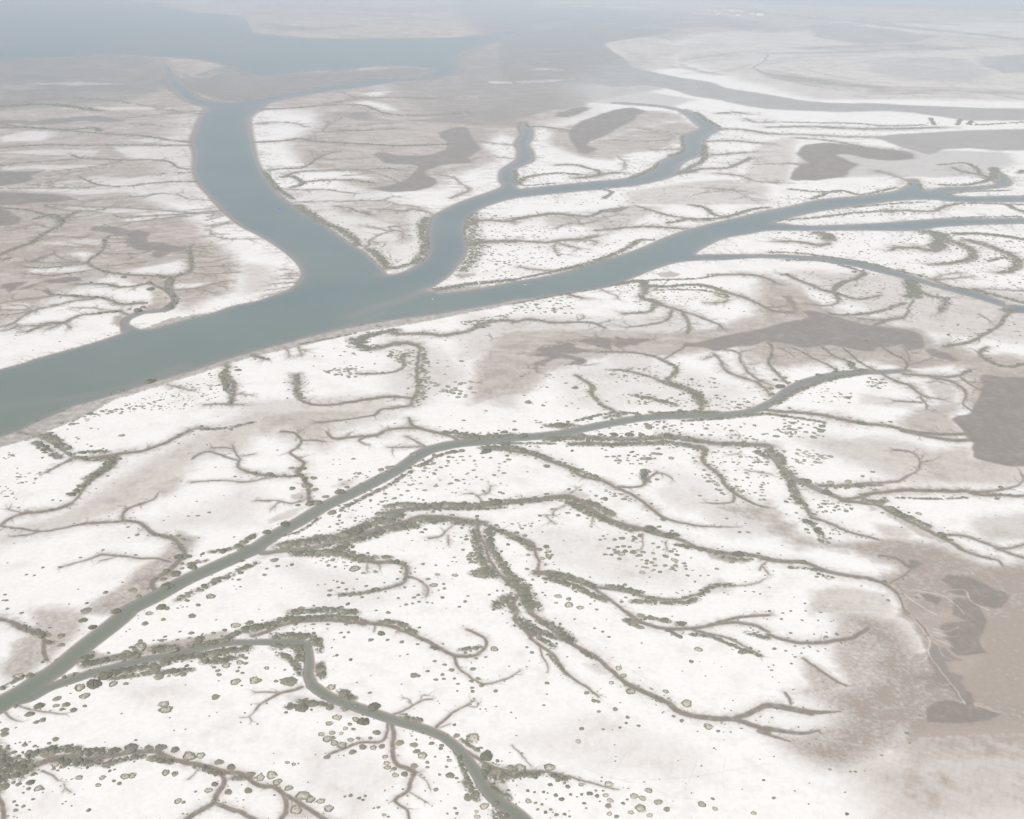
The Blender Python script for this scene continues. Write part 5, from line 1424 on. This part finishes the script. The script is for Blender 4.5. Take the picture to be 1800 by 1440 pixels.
for k in byk:
    byk[k].sort(key=lambda t: -t[0])
    cap = {'m': 290, 's': 290, 'r': 290}[k]
    ind += [(k, t) for t in byk[k][:cap] if t[0] > 0]; rest[k] = byk[k][cap:]
LAST = {}
buckets = {}
for k, t in ind:
    d, li = min((math.hypot(t[2] - l[0], (t[3] - l[1]) * 1.6), i) for i, l in enumerate(LAND))
    app = t[0]; sz = 'large' if app > 17 else 'middle-sized' if app > 10.5 else 'small'
    dx, dy = t[2] - LAND[li][0], (t[3] - LAND[li][1]) * 1.6
    buckets.setdefault((k, li), []).append([d, sz, k, t, dx, dy])
DESC = {'m': 'grey-green mangrove', 's': 'olive saltbush', 'r': 'pale-centred ring shrub'}
GRP = {'m': 'mangroves lining the creeks', 's': 'saltbushes dotted over the salt flats', 'r': 'ring-shaped shrubs on the salt flats'}
COUNT = 0
for (k, li), L in buckets.items():
    sub_ = {}
    for e in L:
        side = ('right of' if e[4] > 0 else 'left of') if abs(e[4]) > abs(e[5]) else ('below' if e[5] > 0 else 'above')
        sub_.setdefault((e[1], side), []).append(e)
    for (sz, side), E in sub_.items():
        E.sort(key=lambda e: e[0]); n = len(E)
        for i, (d, _, _, t, dx, dy) in enumerate(E):
            if n == 1: lab = f"{sz} {DESC[k]} {side} {LAND[li][2]}"
            elif i < 8: lab = f"{sz} {DESC[k]} {ORD[i]} {side} {LAND[li][2]}"
            else: lab = f"{sz} {DESC[k]} farther {side} {LAND[li][2]}"
            s = t[1]; X_, Y_, r = q_world(s[0], s[1])
            o = bpy.data.objects.new(KN[k][0], HI[k][rng.randrange(7)])
            o.location = (float(X_), float(Y_), -0.02); o.rotation_euler = (0, 0, rng.uniform(0, 6.28))
            q = s[2] * 1.05; o.scale = (q * s[4] ** .5, q / s[4] ** .5, q * rng.uniform(.8, 1.1)); link(o)
            tag(o, lab, KN[k][2], GRP[k]); COUNT += 1
print('individual shrubs', COUNT, {k: len(v) for k, v in rest.items()})
def scatter(name, items, k, label, cat, group, small=False):
    cos = []; fs = []; ls = []; ms = []; base = 0
    A = [(np.array(v, np.float32), [np.array(f) for f in F], M) for v, F, M in LO[k]]
    pre = []
    for v, F, M in A:
        lo = np.concatenate(F); ln = np.array([len(f) for f in F]); pre.append((v, lo, ln, np.array(M)))
    for _, s, x, y in items:
        v, lo, ln, M = pre[rng.randrange(len(pre))]; X_, Y_, r = q_world(s[0], s[1]); a = rng.uniform(0, 6.28); q = s[2] * 1.08
        c_, s_ = math.cos(a), math.sin(a); vx, vy = v[:, 0] * s[4] ** .5 * q, v[:, 1] / s[4] ** .5 * q
        cos.append(np.stack([vx * c_ - vy * s_ + X_, vx * s_ + vy * c_ + Y_, v[:, 2] * q * rng.uniform(.8, 1.1) - .02], 1))
        fs.append(lo + base); ls.append(ln); ms.append(M); base += len(v)
    co = np.concatenate(cos).astype(np.float32); lo = np.concatenate(fs).astype(np.int32); ln = np.concatenate(ls).astype(np.int32)
    me = bpy.data.meshes.new(name); me.vertices.add(len(co)); me.vertices.foreach_set('co', co.ravel())
    me.loops.add(len(lo)); me.loops.foreach_set('vertex_index', lo); me.polygons.add(len(ln))
    me.polygons.foreach_set('loop_start', np.r_[0, np.cumsum(ln)[:-1]].astype(np.int32))
    me.materials.append(KN[k][1]); me.materials.append(m_pale); me.polygons.foreach_set('material_index', np.concatenate(ms).astype(np.int32))
    me.update(calc_edges=True); o = link(bpy.data.objects.new(name, me)); tag(o, label, cat, group, 'stuff')
scatter('mangrove_scrub', rest['m'], 'm', 'grey-green mangrove scrub lining the creeks away from the nearest shrubs', 'mangrove scrub', None)
scatter('saltbush_scrub', rest['s'], 's', 'small saltbushes speckling the far salt flats and river banks', 'saltbush scrub', None)
if rest['r']: scatter('ring_scrub', rest['r'], 'r', 'faint pale rings of low growth on the salt flats', 'low growth', None)
# ------------------------------------------------------------ boats
def plain(name, col, rough=0.6):
    m, nt, b = new_mat(name, rough, 0.3)
    c = mixc(nt, remap(nt, noise(nt, 1.5, 3), 0.3, 0.7, 0, 1), col, tuple(x * .85 for x in col)); nt.links.new(c, b.inputs['Base Color']); return m
m_white = plain('white hull paint', (0.75, 0.77, 0.76)); m_dark = plain('dark inside', (0.10, 0.10, 0.10)); m_wood = plain('bench wood', (0.35, 0.28, 0.2))
def obj(name, V, F, mat, parent=None):
    me = bpy.data.meshes.new(name); me.from_pydata(V, [], F); me.materials.append(mat); me.update()
    o = link(bpy.data.objects.new(name, me)); o.parent = parent; return o
def box(x0, x1, y0, y1, z0, z1):
    V = [(x, y, z) for z in (z0, z1) for x, y in ((x0, y0), (x1, y0), (x1, y1), (x0, y1))]
    return V, [(0, 3, 2, 1), (4, 5, 6, 7), (0, 1, 5, 4), (1, 2, 6, 5), (2, 3, 7, 6), (3, 0, 4, 7)]
def boat(px, py, rz, L, hull, inner, label, parts_label=None):
    e = link(bpy.data.objects.new('boat', None)); X_, Y_, r = q_world(*to_q(px, py)); e.location = (float(X_), float(Y_), -0.4); e.rotation_euler = (0, 0, rz)
    V = []; F = []; n = 11
    for i in range(n):
        t = i / (n - 1); y = (t - .5) * L; wd = L * .17 * (1 - max(0, (t - .45) / .55) ** 2.2) * (0.86 + .14 * min(1, t * 4)) + .01; sh = .62 + .35 * t ** 2.5
        for x, z in ((-wd, sh), (-wd * .93, .2), (-wd * .55, -.25), (0, -.32), (wd * .55, -.25), (wd * .93, .2), (wd, sh), (wd * .88, sh), (wd * .6, .0), (0, -.08), (-wd * .6, .0), (-wd * .88, sh)): V.append((x, y, z))
    for i in range(n - 1):
        for j in range(12): F.append((i * 12 + j, (i + 1) * 12 + j, (i + 1) * 12 + (j + 1) % 12, i * 12 + (j + 1) % 12))
    F.append(tuple(range(12))); F.append(tuple(range((n - 1) * 12, n * 12))[::-1])
    obj('hull', V, F, hull, e)
    for y in (-.22, .08): obj('bench', *box(-L * .15, L * .15, y * L - .15, y * L + .15, .32, .38), m_wood, e)
    v, f = box(-.18, .18, -L * .5 - .35, -L * .5 + .02, .35, 1.0); v2, f2 = box(-.06, .06, -L * .5 - .25, -L * .5 - .1, -.5, .35)
    obj('outboard_motor', v + v2, f + [tuple(i + 8 for i in q) for q in f2], inner, e)
    tag(e, label, 'boat', 'small open boats on the main river'); return e
boat(760.5, 526, R(40), 4.6, m_white, m_dark, 'small pale open boat near the sand spit between the two rivers')
boat(923, 500.5, R(75), 4.2, m_white, m_dark, 'small open boat with dark side, farther up the right-hand river')
m_blue = plain('bright blue paint', (0.01, 0.03, 0.85))
boat(490.5, 366.5, R(70), 6.0, m_blue, m_blue, 'tiny bright blue speck, built as a boat, in the wide upper left channel')  # blue speck of unclear nature, given a boat's form
# ------------------------------------------------------------ far settlement
m_wall = plain('whitewashed wall', (0.80, 0.78, 0.74), 0.9); m_roof = plain('flat pale roof', (0.70, 0.69, 0.67), 0.9); m_win = plain('dark window', (0.05, 0.055, 0.06), 0.3)
def house(px, py, wpx, depth, hgt, label, tank=False, upper=False):
    e = link(bpy.data.objects.new('house', None)); X_, Y_, r = q_world(*to_q(px, py)); s = pxm(px, py); W_ = wpx * s * 1.2
    e.location = (float(X_), float(Y_), 0.0); e.rotation_euler = (0, 0, -math.atan2(float(X_), float(Y_)) + rng.uniform(-.25, .25)); hgt *= 1.5
    obj('wall', *box(-W_ / 2, W_ / 2, -depth / 2, depth / 2, -.3, hgt), m_wall, e)
    rf = obj('roof', *box(-W_ / 2 - .4, W_ / 2 + .4, -depth / 2 - .4, depth / 2 + .4, hgt, hgt + .6), m_roof, e)
    if tank: t_ = obj('water_tank', *box(-W_ * .2, -W_ * .2 + 4, -2, 2, hgt + .6, hgt + 3.4), m_wall, rf)
    if upper: obj('upper_storey', *box(-W_ * .1, W_ * .45, -depth * .4, depth * .4, hgt + .6, hgt + 5), m_wall, e)
    n = max(2, int(W_ / 7))
    for i in range(n):
        x = -W_ / 2 + (i + .5) * W_ / n
        if i == n // 2: obj('door', *box(x - .8, x + .8, -depth / 2 - .06, -depth / 2 + .1, -.2, 2.4), m_win, e)
        else: obj('window', *box(x - .9, x + .9, -depth / 2 - .06, -depth / 2 + .1, 1.2, 2.9), m_win, e)
    tag(e, label, 'house', 'white houses of the far settlement'); return e
HS = [(1246, 18.5, 3, 'bluish-white low house standing leftmost in the far settlement'), (1258, 20, 4, 'small white house, upper one of the pair at the settlement left end'),
 (1260, 26.5, 4.5, 'white house, lower left one of the settlement near the shore'), (1265, 24.4, 3, 'narrow white house touching the lower left white house'),
 (1273, 17.4, 4.5, 'white house highest up in the far settlement'), (1282, 18.4, 3.5, 'white house left of the brightest settlement house'),
 (1286, 19.8, 6, 'brightest white house with an upper storey in the settlement middle'), (1293.5, 19.3, 3, 'tiny pale house right of the brightest settlement house'),
 (1298, 19.8, 3, 'tiny pale house, second one right of the brightest house'), (1304, 20.6, 6, 'long white house at the right end of the upper row'),
 (1280, 26, 3, 'faint bluish house below the brightest settlement house'), (1297, 27.8, 7, 'pinkish-white long house standing alone nearest the shore'),
 (1321, 25.6, 8, 'large white block building right of the gap in the settlement')]
for i, (x, y, w_, lab) in enumerate(HS): house(x, y, w_, 14 + (i * 5) % 9, 6 + (i * 3) % 5, lab, tank=i % 3 == 0, upper=i in (6, 12))
house(1336, 27.5, 10, 30, 15, 'tall pale grey hall with buttressed front at the settlement right end')
# ------------------------------------------------------------ haze
hv = box(-70000, 70000, -70000, 70000, -3.5, H + 20)
mh = bpy.data.materials.new('haze air'); mh.use_nodes = True; nt = mh.node_tree; nt.nodes.clear()
pv = nt.nodes.new('ShaderNodeVolumePrincipled'); pv.inputs['Color'].default_value = (0.83, 0.92, 1.0, 1); pv.inputs['Density'].default_value = HAZE_DENSITY
pv.inputs['Anisotropy'].default_value = -0.35
mo = nt.nodes.new('ShaderNodeOutputMaterial'); nt.links.new(pv.outputs[0], mo.inputs['Volume'])
hz = obj('haze', *hv, mh); tag(hz, kind='stuff')
